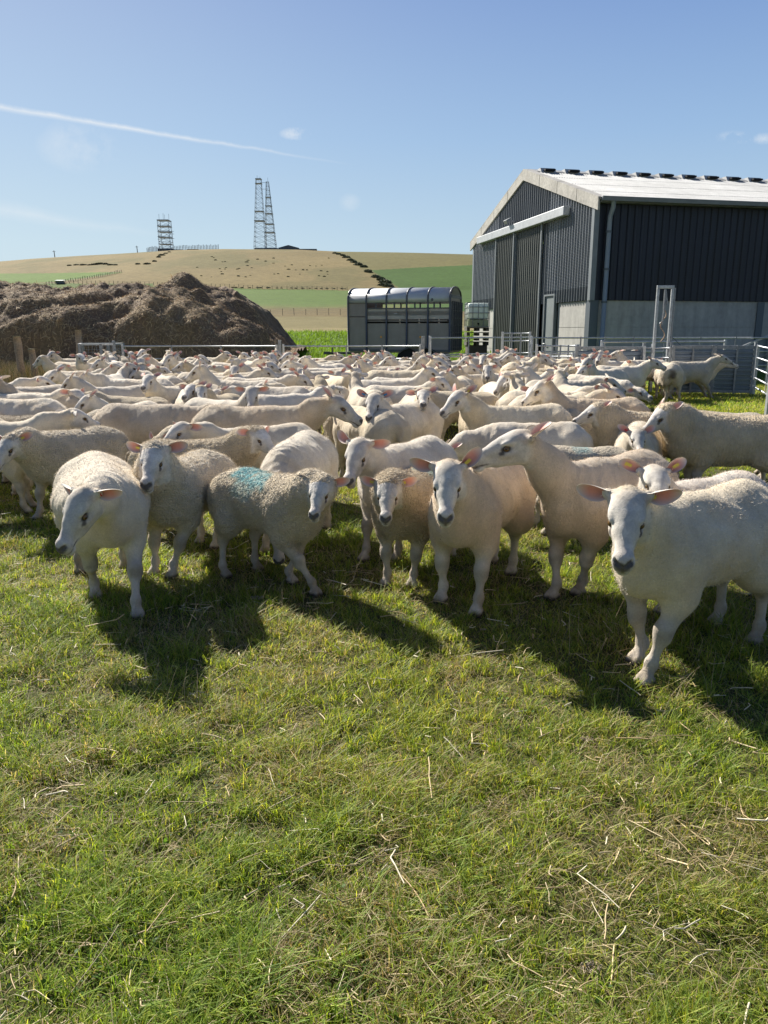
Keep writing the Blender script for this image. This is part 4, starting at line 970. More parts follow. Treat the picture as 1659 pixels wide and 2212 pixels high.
# ================================================================ SHEEP
def fleece_mat(name, kind):
    m = bpy.data.materials.new(name); m.use_nodes = True; t = m.node_tree; N = t.nodes; L = t.links
    b = N['Principled BSDF']; b.inputs['Roughness'].default_value = .85; b.inputs['Specular IOR Level'].default_value = .15
    b.inputs['Sheen Weight'].default_value = .30; b.inputs['Sheen Roughness'].default_value = .5
    b.inputs['Sheen Tint'].default_value = (1, .93, .82, 1)
    tcn = N.new('ShaderNodeTexCoord'); at = N.new('ShaderNodeAttribute'); at.attribute_name = 'Col'
    wl_ = N.new('ShaderNodeAttribute'); wl_.attribute_name = 'wool'
    oi = N.new('ShaderNodeObjectInfo')
    def mth(op, a, b_=None, c=None):
        n = N.new('ShaderNodeMath'); n.operation = op
        for i, v in enumerate((a, b_, c)):
            if v is None: continue
            if isinstance(v, (int, float)): n.inputs[i].default_value = v
            else: L.new(v, n.inputs[i])
        return n.outputs[0]
    def noise(sc, det=3, rough=.6):
        n = N.new('ShaderNodeTexNoise'); n.inputs['Scale'].default_value = sc; n.inputs['Detail'].default_value = det
        n.inputs['Roughness'].default_value = rough; L.new(tcn.outputs['Object'], n.inputs['Vector']); return n.outputs['Fac']
    if kind == 'lamb':
        v = N.new('ShaderNodeTexVoronoi'); v.feature = 'F1'; v.inputs['Scale'].default_value = 75
        wp = N.new('ShaderNodeVectorMath'); wp.operation = 'ADD'
        nz = N.new('ShaderNodeTexNoise'); nz.inputs['Scale'].default_value = 60; L.new(tcn.outputs['Object'], nz.inputs['Vector'])
        sc = N.new('ShaderNodeVectorMath'); sc.operation = 'SCALE'; sc.inputs['Scale'].default_value = .02
        L.new(nz.outputs['Color'], sc.inputs[0]); L.new(tcn.outputs['Object'], wp.inputs[0]); L.new(sc.outputs[0], wp.inputs[1])
        L.new(wp.outputs[0], v.inputs['Vector'])
        h = mth('ADD', mth('MULTIPLY', v.outputs['Distance'], -1.0), mth('MULTIPLY', noise(24, 2), .9)); st = 1.0; dist = .016
    elif kind == 'ridge':
        wv = N.new('ShaderNodeTexWave'); wv.wave_type = 'BANDS'; wv.bands_direction = 'X'; wv.inputs['Scale'].default_value = 11
        wv.inputs['Distortion'].default_value = 5.5; wv.inputs['Detail'].default_value = 3; wv.inputs['Detail Scale'].default_value = 2.2
        L.new(tcn.outputs['Object'], wv.inputs['Vector'])
        h = mth('ADD', mth('MULTIPLY', wv.outputs['Fac'], .7), mth('MULTIPLY', noise(90, 3), .8)); st = .8; dist = .009
    else:
        mp = N.new('ShaderNodeMapping'); mp.inputs['Scale'].default_value = (30, 16, 9); L.new(tcn.outputs['Object'], mp.inputs['Vector'])
        n1 = N.new('ShaderNodeTexNoise'); n1.inputs['Scale'].default_value = 1; n1.inputs['Detail'].default_value = 4; L.new(mp.outputs[0], n1.inputs['Vector'])
        h = mth('ADD', mth('MULTIPLY', n1.outputs['Fac'], .9), mth('MULTIPLY', noise(110, 3, .7), .8)); st = .9; dist = .012
    L.new(mth('MULTIPLY', wl_.outputs['Fac'], .30), b.inputs['Sheen Weight'])
    bp = N.new('ShaderNodeBump'); bp.inputs['Distance'].default_value = dist
    L.new(mth('MULTIPLY', mth('ADD', mth('MULTIPLY', wl_.outputs['Fac'], .75), .25), st), bp.inputs['Strength'])
    L.new(h, bp.inputs['Height'])
    bp2 = N.new('ShaderNodeBump'); bp2.inputs['Distance'].default_value = .004; bp2.inputs['Strength'].default_value = .6
    L.new(noise(260, 2), bp2.inputs['Height']); L.new(bp.outputs[0], bp2.inputs['Normal']); L.new(bp2.outputs[0], b.inputs['Normal'])
    # colour: attribute x blotches x per-animal tint
    mr = N.new('ShaderNodeMapRange'); mr.inputs[1].default_value = .3; mr.inputs[2].default_value = .7; mr.inputs[3].default_value = .80; mr.inputs[4].default_value = 1.08
    L.new(noise(7, 5, .7), mr.inputs[0])
    fine = N.new('ShaderNodeMapRange'); fine.inputs[1].default_value = .3; fine.inputs[2].default_value = .7; fine.inputs[3].default_value = .86; fine.inputs[4].default_value = 1.08
    L.new(noise(120, 3, .7), fine.inputs[0])
    rnd = N.new('ShaderNodeMapRange'); rnd.inputs[3].default_value = .84; rnd.inputs[4].default_value = 1.06; L.new(oi.outputs['Random'], rnd.inputs[0])
    s = N.new('ShaderNodeVectorMath'); s.operation = 'SCALE'; L.new(at.outputs['Color'], s.inputs[0])
    L.new(mth('MULTIPLY', mth('MULTIPLY', mr.outputs[0], rnd.outputs[0]), fine.outputs[0]), s.inputs['Scale'])
    # some animals are creamier than others
    fr = mth('FRACT', mth('MULTIPLY', oi.outputs['Random'], 7.31)); cm = N.new('ShaderNodeMix'); cm.data_type = 'RGBA'; cm.blend_type = 'MULTIPLY'
    L.new(mth('MULTIPLY', fr, wl_.outputs['Fac']), cm.inputs['Factor']); L.new(s.outputs[0], cm.inputs[6]); cm.inputs[7].default_value = (.99, .93, .80, 1)
    L.new(cm.outputs[2], b.inputs['Base Color'])
    return m
M_ewe = fleece_mat('shorn_fleece', 'ewe'); M_lamb = fleece_mat('lamb_fleece', 'lamb'); M_ridge = fleece_mat('ridged_fleece', 'ridge')
M_eye = mat('sheep_eye', attr='Col', rough=.08, spec=.6)
def _ear(m, t, b, tcn, src):
    tr = t.nodes.new('ShaderNodeBsdfTranslucent'); mx = t.nodes.new('ShaderNodeMixShader'); mx.inputs[0].default_value = .12
    g = t.nodes.new('ShaderNodeMix'); g.data_type = 'RGBA'; g.blend_type = 'MULTIPLY'; g.inputs['Factor'].default_value = .8
    t.links.new(src, g.inputs[6]); g.inputs[7].default_value = (1, .62, .55, 1); t.links.new(g.outputs[2], tr.inputs[0])
    t.links.new(b.outputs[0], mx.inputs[1]); t.links.new(tr.outputs[0], mx.inputs[2]); t.links.new(mx.outputs[0], t.nodes['Material Output'].inputs[0])
M_ear = mat('sheep_ear', attr='Col', rough=.7, extra=_ear, bump=[(120, .3, .003)])
M_tagY = mat('yellow_plastic', (.68, .52, .07), .45); M_tagB = mat('blue_plastic', (.02, .22, .45), .4); M_tagR = mat('red_plastic', (.6, .04, .04), .4)

def caps(p, a, b, ra, rb, ys=1.0):
    a = np.array(a, np.float32); b = np.array(b, np.float32); ab = b-a
    q = p-a; t = np.clip((q@ab)/max(float(ab@ab), 1e-9), 0, 1)
    d = q - t[..., None]*ab
    if ys != 1.0: d[..., 1] /= ys
    return np.sqrt((d*d).sum(-1)) - (ra+(rb-ra)*t)
def elli(p, c, r, M=None):
    q = p-np.array(c, np.float32)
    if M is not None: q = q@M
    r = np.array(r, np.float32); k0 = np.sqrt(((q/r)**2).sum(-1)); k1 = np.sqrt(((q/(r*r))**2).sum(-1))
    return k0*(k0-1)/np.maximum(k1, 1e-6)
def smin(a, b, k):
    h = np.clip(.5+.5*(b-a)/k, 0, 1); return b+(a-b)*h - k*h*(1-h)
def smax(a, b, k): return -smin(-a, -b, k)

def rotm(yaw, pitch, roll=0):     # columns = head axes in body frame; pitch>0 looks up
    return np.array(Matrix.Rotation(yaw, 3, 'Z') @ Matrix.Rotation(-pitch, 3, 'Y') @ Matrix.Rotation(roll, 3, 'X'), dtype=np.float32)

def mesh_field(prims, lo, hi, h, noise=None):
    lo = np.array(lo, np.float32); n = np.ceil((np.array(hi)-lo)/h).astype(int)+1
    F = np.full(n, .3, np.float32)
    ax = [lo[i]+h*np.arange(n[i], dtype=np.float32) for i in range(3)]
    for op, fn, c, rad, k in prims:
        m = rad + k + 2.5*h
        i0 = [max(0, int(math.floor((c[i]-m[i]-lo[i])/h))) for i in range(3)]
        i1 = [min(n[i], int(math.ceil((c[i]+m[i]-lo[i])/h))+1) for i in range(3)]
        if any(i1[i] <= i0[i] for i in range(3)): continue
        sl = tuple(slice(i0[i], i1[i]) for i in range(3))
        G = np.stack(np.meshgrid(*[ax[i][i0[i]:i1[i]] for i in range(3)], indexing='ij'), -1)
        d = fn(G)
        F[sl] = smin(F[sl], d, k) if op == 'u' else smax(F[sl], -d, k)
    s = F < 0
    # surface nets
    cnt = np.zeros(np.array(F.shape)-1, np.int8)
    acc = np.zeros(cnt.shape+(3,), np.float32); num = np.zeros(cnt.shape, np.float32)
    nx, ny, nz = cnt.shape
    corners = [(i, j, k_) for i in (0, 1) for j in (0, 1) for k_ in (0, 1)]
    sub = lambda a, c_: a[c_[0]:c_[0]+nx, c_[1]:c_[1]+ny, c_[2]:c_[2]+nz]
    for c_ in corners: cnt += sub(s, c_)
    act = (cnt > 0) & (cnt < 8); idx = np.argwhere(act)
    vid = np.full(act.shape, -1, np.int64); vid[act] = np.arange(len(idx))
    acc = np.zeros((len(idx), 3), np.float32); num = np.zeros(len(idx), np.float32)
    I, J, K = idx.T
    for c_ in corners:
        for axn in range(3):
            if c_[axn] == 1: continue
            e = list(c_); e[axn] = 1
            fa = F[I+c_[0], J+c_[1], K+c_[2]]; fb = F[I+e[0], J+e[1], K+e[2]]
            cr = (fa < 0) != (fb < 0)
            t = np.where(cr, fa/np.where(np.abs(fa-fb) < 1e-9, 1, fa-fb), 0)
            pt = np.tile(np.array(c_, np.float32), (len(idx), 1)); pt[:, axn] += t
            acc += pt*cr[:, None]; num += cr
    V = lo + h*(idx + acc/np.maximum(num, 1)[:, None])
    Q = []
    for axn in range(3):
        o1, o2 = (axn+1) % 3, (axn+2) % 3
        a = s.take(range(0, s.shape[axn]-1), axis=axn); b = s.take(range(1, s.shape[axn]), axis=axn)
        e = np.argwhere(a != b)
        ok = (e[:, o1] > 0) & (e[:, o2] > 0) & (e[:, o1] < s.shape[o1]-1) & (e[:, o2] < s.shape[o2]-1)
        e = e[ok]; ins = s[e[:, 0], e[:, 1], e[:, 2]]
        def v(d1, d2):
            q = e.copy(); q[:, o1] -= d1; q[:, o2] -= d2; return vid[q[:, 0], q[:, 1], q[:, 2]]
        q = np.stack([v(1, 1), v(0, 1), v(0, 0), v(1, 0)], 1)
        q[~ins] = q[~ins][:, ::-1]
        Q.append(q)
    return V.astype(np.float32), np.concatenate(Q)

def lerp(a, b, t): return [a[i]+(b[i]-a[i])*t for i in range(3)]

def sheep_prims(kind, pose, hd=True):
    """list of (op, fn, centre, half-extent, k)"""
    ps = []
    def C(a, b, ra, rb, k=.04, ys=1.0, op='u'):
        c = (np.array(a)+np.array(b))/2; e = np.abs(np.array(a)-np.array(b))/2 + max(ra, rb)*max(1, ys)
        ps.append((op, lambda p, a=a, b=b: caps(p, a, b, ra, rb, ys), c, e, k))
    def E(c, r, k=.05, M=None, op='u'):
        ps.append((op, lambda p: elli(p, c, r, M), np.array(c), np.full(3, max(r)) if M is not None else np.array(r), k))
    fat = pose.get('fat', 1.0)
    if kind == 'lamb':
        E((-.05, 0, .545), (.31, .205*fat, .20), .10); E((.20, 0, .54), (.20, .17*fat, .20), .10); E((-.30, 0, .57), (.21, .195*fat, .19), .10)
        E((.34, 0, .50), (.13, .12, .15), .08); E((.12, 0, .62), (.25, .12, .11), .1); nr = .135; nr2 = .095
    elif kind == 'ridge':
        E((-.05, 0, .53), (.36, .225*fat, .23), .10); E((.24, 0, .53), (.24, .19*fat, .23), .10); E((-.36, 0, .56), (.23, .21*fat, .205), .10)
        E((.36, 0, .52), (.15, .14, .18), .08); E((.14, 0, .64), (.25, .13, .12), .1); nr = .155; nr2 = .115
    else:
        E((-.06, 0, .54), (.35, .215*fat, .190), .10); E((.22, 0, .545), (.21, .155*fat, .190), .10); E((-.36, 0, .59), (.20, .185*fat, .160), .10)
        E((.35, 0, .49), (.11, .09, .12), .07); E((.17, 0, .65), (.18, .075, .09), .1); C((.1, 0, .665), (-.36, 0, .685), .065, .075, .1)
        E((-.46, .085, .62), (.06, .045, .05), .05); E((-.46, -.085, .62), (.06, .045, .05), .05)
        E((-.33, .115, .665), (.045, .030, .035), .03); E((-.33, -.115, .665), (.045, .030, .035), .03); E((.16, .055, .70), (.05, .022, .03), .03); E((.16, -.055, .70), (.05, .022, .03), .03)
        nr = .104; nr2 = .072
    # tail stump
    C((-.53, 0, .62), (-.575, 0, .51), .038, .025, .04)
    # legs
    feet = pose.get('feet', [(0, 0)]*4)
    tall = pose.get('leg', 1.0)
    for i, (sx, sy) in enumerate(((1, 1), (1, -1), (-1, 1), (-1, -1))):
        fx, fy = feet[i][0], feet[i][1]; lift = feet[i][2] if len(feet[i]) > 2 else 0
        if sx > 0:
            foot = (.29+fx, sy*.115+fy, .0+lift)
            sh = (.25, sy*.095, .52); el = (.235+fx*.15, sy*.125+fy*.15, .37)
            fet = (foot[0]-.015, foot[1], .085+lift); kn = lerp(el, fet, .52); kn[0] += .018 + (.05 if lift else 0)
            E((.25, sy*.100, .50), (.125, .076 if kind == 'ewe' else .085, .16), .06)
            C(sh, el, .090, .060, .06); C(el, kn, .054, .033, .045)
            C((kn[0], kn[1], kn[2]+.02), (kn[0], kn[1], kn[2]-.015), .040, .036, .02)
            C(kn, fet, .026, .0185, .02)
        else:
            foot = (-.45+fx, sy*.125+fy, .0+lift)
            hip = (-.36, sy*.09, .56); stf = (-.28+fx*.2, sy*.15+fy*.2, .40)
            hock = (foot[0]-.055+(.05-fx*.1), foot[1]-fy*.2, .265+lift*.6); fet = (foot[0]-.015, foot[1], .085+lift)
            E((-.38, sy*.10, .50), (.145, .095, .20), .06)
            C(hip, stf, .13, .095, .06); C(stf, hock, .085, .037, .05)
            C((hock[0]-.012, hock[1], hock[2]+.02), hock, .026, .034, .025)
            C(hock, fet, .026, .020, .02)
        C((fet[0], fet[1], fet[2]+.01), fet, .030, .029, .02)
        toe = (foot[0]+.018, foot[1], .03+lift)
        for q in (-1, 1):
            C(lerp(fet, toe, .3), (toe[0]+.014, toe[1]+q*.017, toe[2]), .021, .022, .010)
            C((toe[0]-.018, toe[1]+q*.016, toe[2]-.002), (toe[0]+.03, toe[1]+q*.018, toe[2]-.010), .020, .018, .006)
    # neck + head
    ny, ne, nl = pose.get('ny', 0), pose.get('ne', .7), pose.get('nl', .36)
    nb = np.array((.32, 0, .60)); hs = pose.get('hs', 1.06 if kind != 'lamb' else .97)*.98
    e0 = min(ne, .75)
    nm = nb + np.array((math.cos(ny*.5)*math.cos(e0), math.sin(ny*.5)*math.cos(e0), math.sin(e0)))*nl*.5
    poll = nm + np.array((math.cos(ny)*math.cos(ne), math.sin(ny)*math.cos(ne), math.sin(ne)))*nl*.55
    HM = rotm(pose.get('hy', ny), pose.get('hp', -.5), pose.get('hr', 0))
    T = lambda q: tuple(poll + HM@(np.array(q)*hs))
    back = np.array(T((.0, 0, -.075)))
    C(tuple(nb+np.array((-.05, 0, -.02))), tuple(nm), nr+.025, nr, .10, .82 if kind == 'ewe' else .95)
    C(tuple(nm), tuple(back), nr, nr2, .06, .85 if kind == 'ewe' else 1.0)
    C(tuple(nb+np.array((.03, 0, -.10))), tuple(nm+np.array((0, 0, -.03))), .10, nr*.72, .08, .7)
    if not hd: return ps, poll, HM, hs
    def HC(a, b, ra, rb, k=.03, op='u'): C(T(a), T(b), ra*hs, rb*hs, k*hs, 1.0, op)
    def HE(c, r, k=.03, op='u'): E(T(c), tuple(np.array(r)*hs), k*hs, HM, op)
    HE((.025, 0, -.05), (.073, .056, .062), .03)
    HC((.05, 0, -.055), (.135, 0, -.062), .0545, .0415, .03)
    HE((.06, 0, -.020), (.055, .052, .022), .03)
    HC((.12, 0, -.052), (.235, 0, -.080), .0385, .029, .03)
    HC((.045, .019, -.112), (.15, .010, -.110), .036, .026, .03); HC((.045, -.019, -.112), (.15, -.010, -.110), .036, .026, .03)
    HC((.13, 0, -.108), (.235, 0, -.115), .027, .020, .02)
    HE((.252, 0, -.088), (.034, .038, .036), .02)
    HE((.262, 0, -.104), (.023, .030, .015), .010); HE((.246, 0, -.132), (.028, .026, .016), .010)
    for q in (-1, 1):
        HE((.090, q*.048, -.032), (.036, .015, .014), .013)       # brow
        HE((.10, q*.045, -.084), (.042, .013, .015), .018)         # cheek bone
        HE((.108, q*.061, -.056), (.024, .015, .014), .010, 's') # socket
        HC((.283, q*.010, -.078), (.262, q*.029, -.070), .0065, .0075, .006, 's')  # nostril
        HC((.268, q*.014, -.1185), (.200, q*.036, -.112), .0045, .004, .006, 's')  # mouth
        HC((.0, q*.048, -.035), (-.01, q*.072, -.030), .024, .019, .02)           # ear root
    HC((.286, 0, -.086), (.282, 0, -.112), .003, .003, .006, 's')
    return ps, poll, HM, hs

def ear_geo(hs, side, up, back_, fwd, inner, outer, n=11, m=9):
    """cupped leaf ear in head frame"""
    fwd -= .8
    L_ = .124*hs; Wd = .0315*hs
    d = Vector((-math.sin(back_), side*math.cos(back_)*math.cos(up), math.sin(up))).normalized()
    nrm = Vector((math.cos(fwd), 0, -math.sin(fwd))); nrm = (nrm - d*nrm.dot(d)).normalized()
    tt = d.cross(nrm)
    root = Vector((-.008, side*.060, -.030))*hs
    V = []; C_ = []
    for layer in (0, 1):
        for i in range(n):
            a = 1-(1-i/(n-1))**1.35; w = Wd*max(.62*(1-a)**.5*(a < .4), max(1-(2*a**1.05-1)**2, .004)**.55)
            cup = 1.0*(1-a)**1.2 + .30
            for j in range(m):
                b = -1+2*j/(m-1)
                p = root + d*(L_*a) + tt*(w*math.sin(b*1.25)/math.sin(1.25)) + nrm*(w*cup*(b*b)*.85 - .004*hs - .012*hs*a*a)
                thk = (.0055 if layer else 0)*hs*(1-b*b*.7)*(1-a*.5)
                V.append(p - nrm*thk)
                if layer: C_.append(outer)
                else:
                    k = max(0, 1-abs(b)**2.5)*min(1, (1-a)*2.6); C_.append([outer[q]*(1-k)+inner[q]*k*(.45+.55*min(1, a*2.0)) for q in range(3)])
    F = []
    for layer in (0, 1):
        o = layer*n*m
        for i in range(n-1):
            for j in range(m-1):
                f = [o+i*m+j, o+i*m+j+1, o+(i+1)*m+j+1, o+(i+1)*m+j]
                F.append(f if layer else f[::-1])
    o = n*m
    for i in range(n-1):
        F.append([i*m, (i+1)*m, o+(i+1)*m, o+i*m]); F.append([i*m+m-1, o+i*m+m-1, o+(i+1)*m+m-1, (i+1)*m+m-1])
    for j in range(m-1): F.append([(n-1)*m+j, (n-1)*m+j+1, o+(n-1)*m+j+1, o+(n-1)*m+j])
    return np.array(V, np.float32), np.array(F), np.array(C_, np.float32), (root, d, nrm, tt, L_)

FACE = np.array((.74, .70, .64), np.float32)
def build_sheep(name, kind='ewe', pose=None, res=.0115, hres=.0055, marks=(), stains=(), seed=0, tone=None, fuzz=0):
    pose = pose or {}
    ps, poll, HM, hs = sheep_prims(kind, pose)
    hc = poll + HM@(np.array((.12, 0, -.07))*hs)          # head centre
    ext = np.abs(HM)@(np.array((.175, .105, .085))*hs)
    lo = (-.72, -.36, -.03); hi = (.62, .36, .86)
    npos = poll
    lo = np.minimum(lo, hc-ext-.02); hi = np.maximum(hi, hc+ext+.02)
    V, Q = mesh_field(ps, lo, hi, res)
    def inhead(p, grow=0.0):
        q = ((p-poll)@HM)/hs
        return (q[:, 0] > -.035-grow) & (q[:, 0] < .31) & (np.abs(q[:, 1]) < .085) & (q[:, 2] > -.165) & (q[:, 2] < .02)
    if hres < res*.9:
        V2, Q2 = mesh_field(ps, hc-ext, hc+ext, hres)
        keep = ~(inhead(V, -.012)[Q].all(1)); Q = Q[keep]
        keep2 = inhead(V2)[Q2].all(1); Q2 = Q2[keep2]
        Q = np.concatenate([Q, Q2+len(V)]); V = np.concatenate([V, V2])
        used = np.zeros(len(V), bool); used[Q.ravel()] = True
        mp = np.cumsum(used)-1; V = V[used]; Q = mp[Q]
    # colours
    q = ((V-poll)@HM)/hs
    base = np.array(tone if tone is not None else ((.80, .725, .61) if kind == 'ewe' else (.74, .645, .50) if kind == 'lamb' else (.64, .545, .41)), np.float32)
    face = FACE*(np.array((1, 1, 1)) if kind != 'ewe' else np.array((1, .99, .97)))
    nz = fbm(V*7+seed*3.7, 4); col = base*(.90+.22*nz)[:, None]
    # warmer, unbleached underside of neck/chest on shorn ewes
    if kind == 'ewe':
        nz2 = fbm(V*4.5+9+seed, 3); warm = sstep(.45, .7, nz2)*.5
        col = col*(1-warm[:, None]) + col*np.array((.93, .84, .74), np.float32)*warm[:, None]
    jag = (fbm(V*40+5, 2)-.5)*.03
    fm = sstep(-.03, .03, q[:, 0]+jag)*sstep(.012, -.01, np.abs(q[:, 1])-.085)*sstep(-.20, -.17, q[:, 2])
    if kind != 'ewe': fm *= 1 - sstep(-.02, .01, q[:, 2])*(q[:, 0] < .05)      # woolly topknot
    fm *= (q[:, 0] < .33)
    lm = sstep(.36, .27, V[:, 2]+jag*1.5) * (1-fm)
    wool = 1-np.maximum(fm, lm)
    col = col*(1-fm[:, None]) + face*(.94+.1*nz)[:, None]*fm[:, None]
    legc = np.array((.60, .53, .44), np.float32)*(.86+.25*nz)[:, None]
    col = col*(1-lm[:, None]) + legc*lm[:, None]
    # dirty knees, hocks
    kn = np.exp(-((V[:, 2]-.225)/.03)**2)*(V[:, 0] > .1)*lm*sstep(.4, .6, fbm(V*18+2, 2)); col *= (1-.28*kn)[:, None]
    mud = sstep(.20, .04, V[:, 2])*(.25+.75*sstep(.4, .65, fbm(V*14+seed*2.1, 3)))*.55 + sstep(.42, .33, V[:, 2])*sstep(.5, .7, fbm(V*9+seed*.7, 3))*.35
    col = col*(1-mud[:, None]) + np.array((.30, .235, .155), np.float32)*mud[:, None]
    bt = sstep(-.46, -.56, V[:, 0])*sstep(.70, .62, V[:, 2])*sstep(.36, .46, V[:, 2])*np.exp(-(V[:, 1]/.06)**2)*(.3+.5*fbm(V*10+seed, 2)); col = col*(1-bt[:, None]) + np.array((.22, .16, .10), np.float32)*bt[:, None]
    fl = 0*sstep(.70, .76, fbm(V*75+seed*5, 2))*wool*.18; col = col*(1-fl[:, None]) + np.array((.25, .2, .13), np.float32)*fl[:, None]
    hoof = sstep(.042, .022, V[:, 2]+jag*.5); col = col*(1-hoof[:, None]) + np.array((.09, .07, .055), np.float32)*hoof[:, None]
    def hmask(c, r, soft=.35):
        d = np.sqrt(((np.stack([q[:, 0], np.abs(q[:, 1]), q[:, 2]], 1)-np.array(c))/np.array(r))**2).sum(1) if False else np.sqrt((((np.stack([q[:, 0], np.abs(q[:, 1]), q[:, 2]], 1)-np.array(c))/np.array(r))**2).sum(1))
        return sstep(1+soft, 1-soft, d+(fbm(V*120, 1)-.5)*.3)
    def paint(m, c):
        nonlocal col
        col = col*(1-m[:, None]) + np.array(c, np.float32)*m[:, None]
    pale = 0
    fz = fbm(V*26+seed, 3)
    paint(hmask((.02, 0, -.008), (.06, .055, .03))*(.25+.5*fz), (.56, .46, .34))                 # tan hair on the poll
    paint(hmask((.12, .045, -.085), (.06, .03, .04), .6)*(.1+.35*fz), (.60, .50, .42))            # stained cheek
    paint(hmask((.24, 0, -.06), (.05, .03, .03), .6)*.35, (.60, .52, .47)); paint(hmask((.10, .045, -.11), (.09, .04, .03), .6)*.3, (.58, .50, .41))
    col = col*(1-fm[:, None]*(.16*sstep(.62, .40, fz))[:, None])
    paint(hmask((.284, 0, -.083), (.022, .026, .018))*.97, (.02, .018, .018))
    paint(hmask((.270, .020, -.076), (.018, .016, .014))*.96, (.02, .018, .018))
    paint(hmask((.284, 0, -.10), (.012, .005, .014))*.9, (.04, .035, .035))
    paint(hmask((.27, .012, -.1185), (.024, .020, .006))*.85, (.05, .045, .045))
    paint(hmask((.232, .030, -.1145), (.040, .016, .005))*.85, (.06, .05, .05))
    paint(hmask((.262, 0, -.098), (.034, .042, .034))*.45, (.30, .275, .27))
    paint(hmask((.110, .051, -.0570), (.025, .020, .014))*.92, (.035, .028, .025))   # eyelid rim
    paint(hmask((.133, .045, -.074), (.014, .016, .011))*.85, (.06, .05, .045))        # tear pit
    paint(hmask((.02, .062, -.032), (.02, .02, .02))*.3, (.55, .36, .3))
    for c, r, cc, amt in marks:
        d = np.sqrt((((V-np.array(c))/np.array(r))**2).sum(1)); mm = sstep(1.15, .6, d+(fbm(V*16+seed, 3)-.5)*1.1)*amt*(.55+.45*sstep(.35, .6, fbm(V*60, 2)))*wool
        paint(mm, cc)
    for c, r, cc, amt in stains:
        d = np.sqrt((((V-np.array(c))/np.array(r))**2).sum(1)); paint(sstep(1.2, .5, d+(fbm(V*12+seed, 3)-.5)*1.0)*amt, cc)
    # gentle unevenness of the fleece
    nrm_amp = (fbm(V*9+seed*1.3, 3)-.5)*(.016 if kind != 'ewe' else .014)*wool
    if kind == 'ewe': nrm_amp = nrm_amp + (fbm(V*np.array((34, 14, 12), np.float32)+seed, 2)-.5)*.008*wool*sstep(.2, .45, V[:, 2])
    if kind == 'ewe':                            # skin folds where the neck meets the shoulder, ribs and hip bones under the short fleece
        nbp = np.array((.30, 0, .62), np.float32); dv = V-nbp; ax_n = (poll-nbp)/np.linalg.norm(poll-nbp); al = dv@ax_n
        mk_ = np.exp(-(dv**2).sum(1)/.20**2)*wool; nrm_amp = nrm_amp + mk_*np.sin(al/.0062*.62+fbm(V*11+seed, 2)*9)*.0032
        rb = np.exp(-((V[:, 0]+.02)/.17)**2)*np.exp(-((V[:, 2]-.53)/.11)**2)*wool; nrm_amp = nrm_amp + rb*np.sin(V[:, 0]/.0085+fbm(V*6+seed, 2)*3)*.0016
    elif fuzz: nrm_amp = nrm_amp + (fbm(V*52+seed, 2)-.5)*.013*wool
    ctr = np.stack([V[:, 0]*.9, np.zeros(len(V)), np.full(len(V), .52)], 1); dirv = V-ctr; dirv /= np.maximum(np.linalg.norm(dirv, axis=1), 1e-3)[:, None]
    V = V + dirv*(nrm_amp*(V[:, 2] > .3))[:, None]
    mi = np.zeros(len(Q), int); wl2 = wool
    # ears, eyes
    parts_V = [V]; parts_Q = [Q]; parts_c = [col]; parts_w = [wl2]; parts_m = [mi]; off = len(V)
    hi_ = hres < .008
    inner = (.72, .33, .26); outer = tuple(face*.95)
    ear_frames = []
    for k_, side in enumerate((1, -1)):
        eu, eb, ef = pose.get('ears', ((.08, .25, .35), (.08, .25, .35)))[k_]
        v, f, c, fr = ear_geo(hs, side, eu, eb, ef, inner, outer, *((13, 9) if hi_ else (7, 5)))
        ear_frames.append(fr)
        v = poll + v@HM.T
        parts_V.append(v.astype(np.float32)); parts_Q.append(f+off); parts_c.append(c); parts_w.append(np.zeros(len(v))); parts_m.append(np.full(len(f), 2)); off += len(v)
        # eye ball
        nu, nv = (14, 9) if hi_ else (6, 5); er = .0155*hs
        uu, vv = np.meshgrid(np.arange(nu)*2*np.pi/nu, np.linspace(0, np.pi, nv), indexing='ij')
        sp = np.stack([np.sin(vv)*np.cos(uu), np.cos(vv), np.sin(vv)*np.sin(uu)], -1).reshape(-1, 3)
        ce = np.array((.109, side*.0462, -.0560))*hs
        lat = sp[:, 1]*side
        sp_d = (lat > .80) & (np.abs(sp[:, 2]) < .22)
        ec = np.where(sp_d[:, None], np.array((.004, .004, .005)), np.where((lat > .55)[:, None], np.array((.16, .085, .025)), np.array((.05, .035, .025)))).astype(np.float32)
        ev = poll + ((sp*er + ce)@HM.T)
        ef_ = []
        for i in range(nu):
            for j in range(nv-1):
                a, b_ = i*nv+j, ((i+1) % nu)*nv+j; ef_.append([a, b_, b_+1, a+1])
        parts_V.append(ev.astype(np.float32)); parts_Q.append(np.array(ef_)+off); parts_c.append(ec); parts_w.append(np.zeros(len(ev))); parts_m.append(np.ones(len(ef_), int)); off += len(ev)
    if fuzz:                                     # loose fibres standing off the fleece
        fc = parts_Q[0]; cen = parts_V[0][fc].mean(1); wv = wool[fc].mean(1); r_ = np.random.default_rng(seed+9)
        nn = np.cross(parts_V[0][fc[:, 1]]-parts_V[0][fc[:, 0]], parts_V[0][fc[:, 3]]-parts_V[0][fc[:, 0]]); ar = np.linalg.norm(nn, axis=1); nn /= np.maximum(ar, 1e-9)[:, None]
        pr = ar*np.where(wv > .5, 1, .12); pr /= pr.sum(); pick = r_.choice(len(fc), fuzz, p=pr)
        b0 = cen[pick]+r_.normal(0, .004, (fuzz, 3)); n0 = nn[pick]; tdir = r_.normal(size=(fuzz, 3)); tdir -= n0*(tdir*n0).sum(1)[:, None]; tdir /= np.linalg.norm(tdir, axis=1)[:, None]
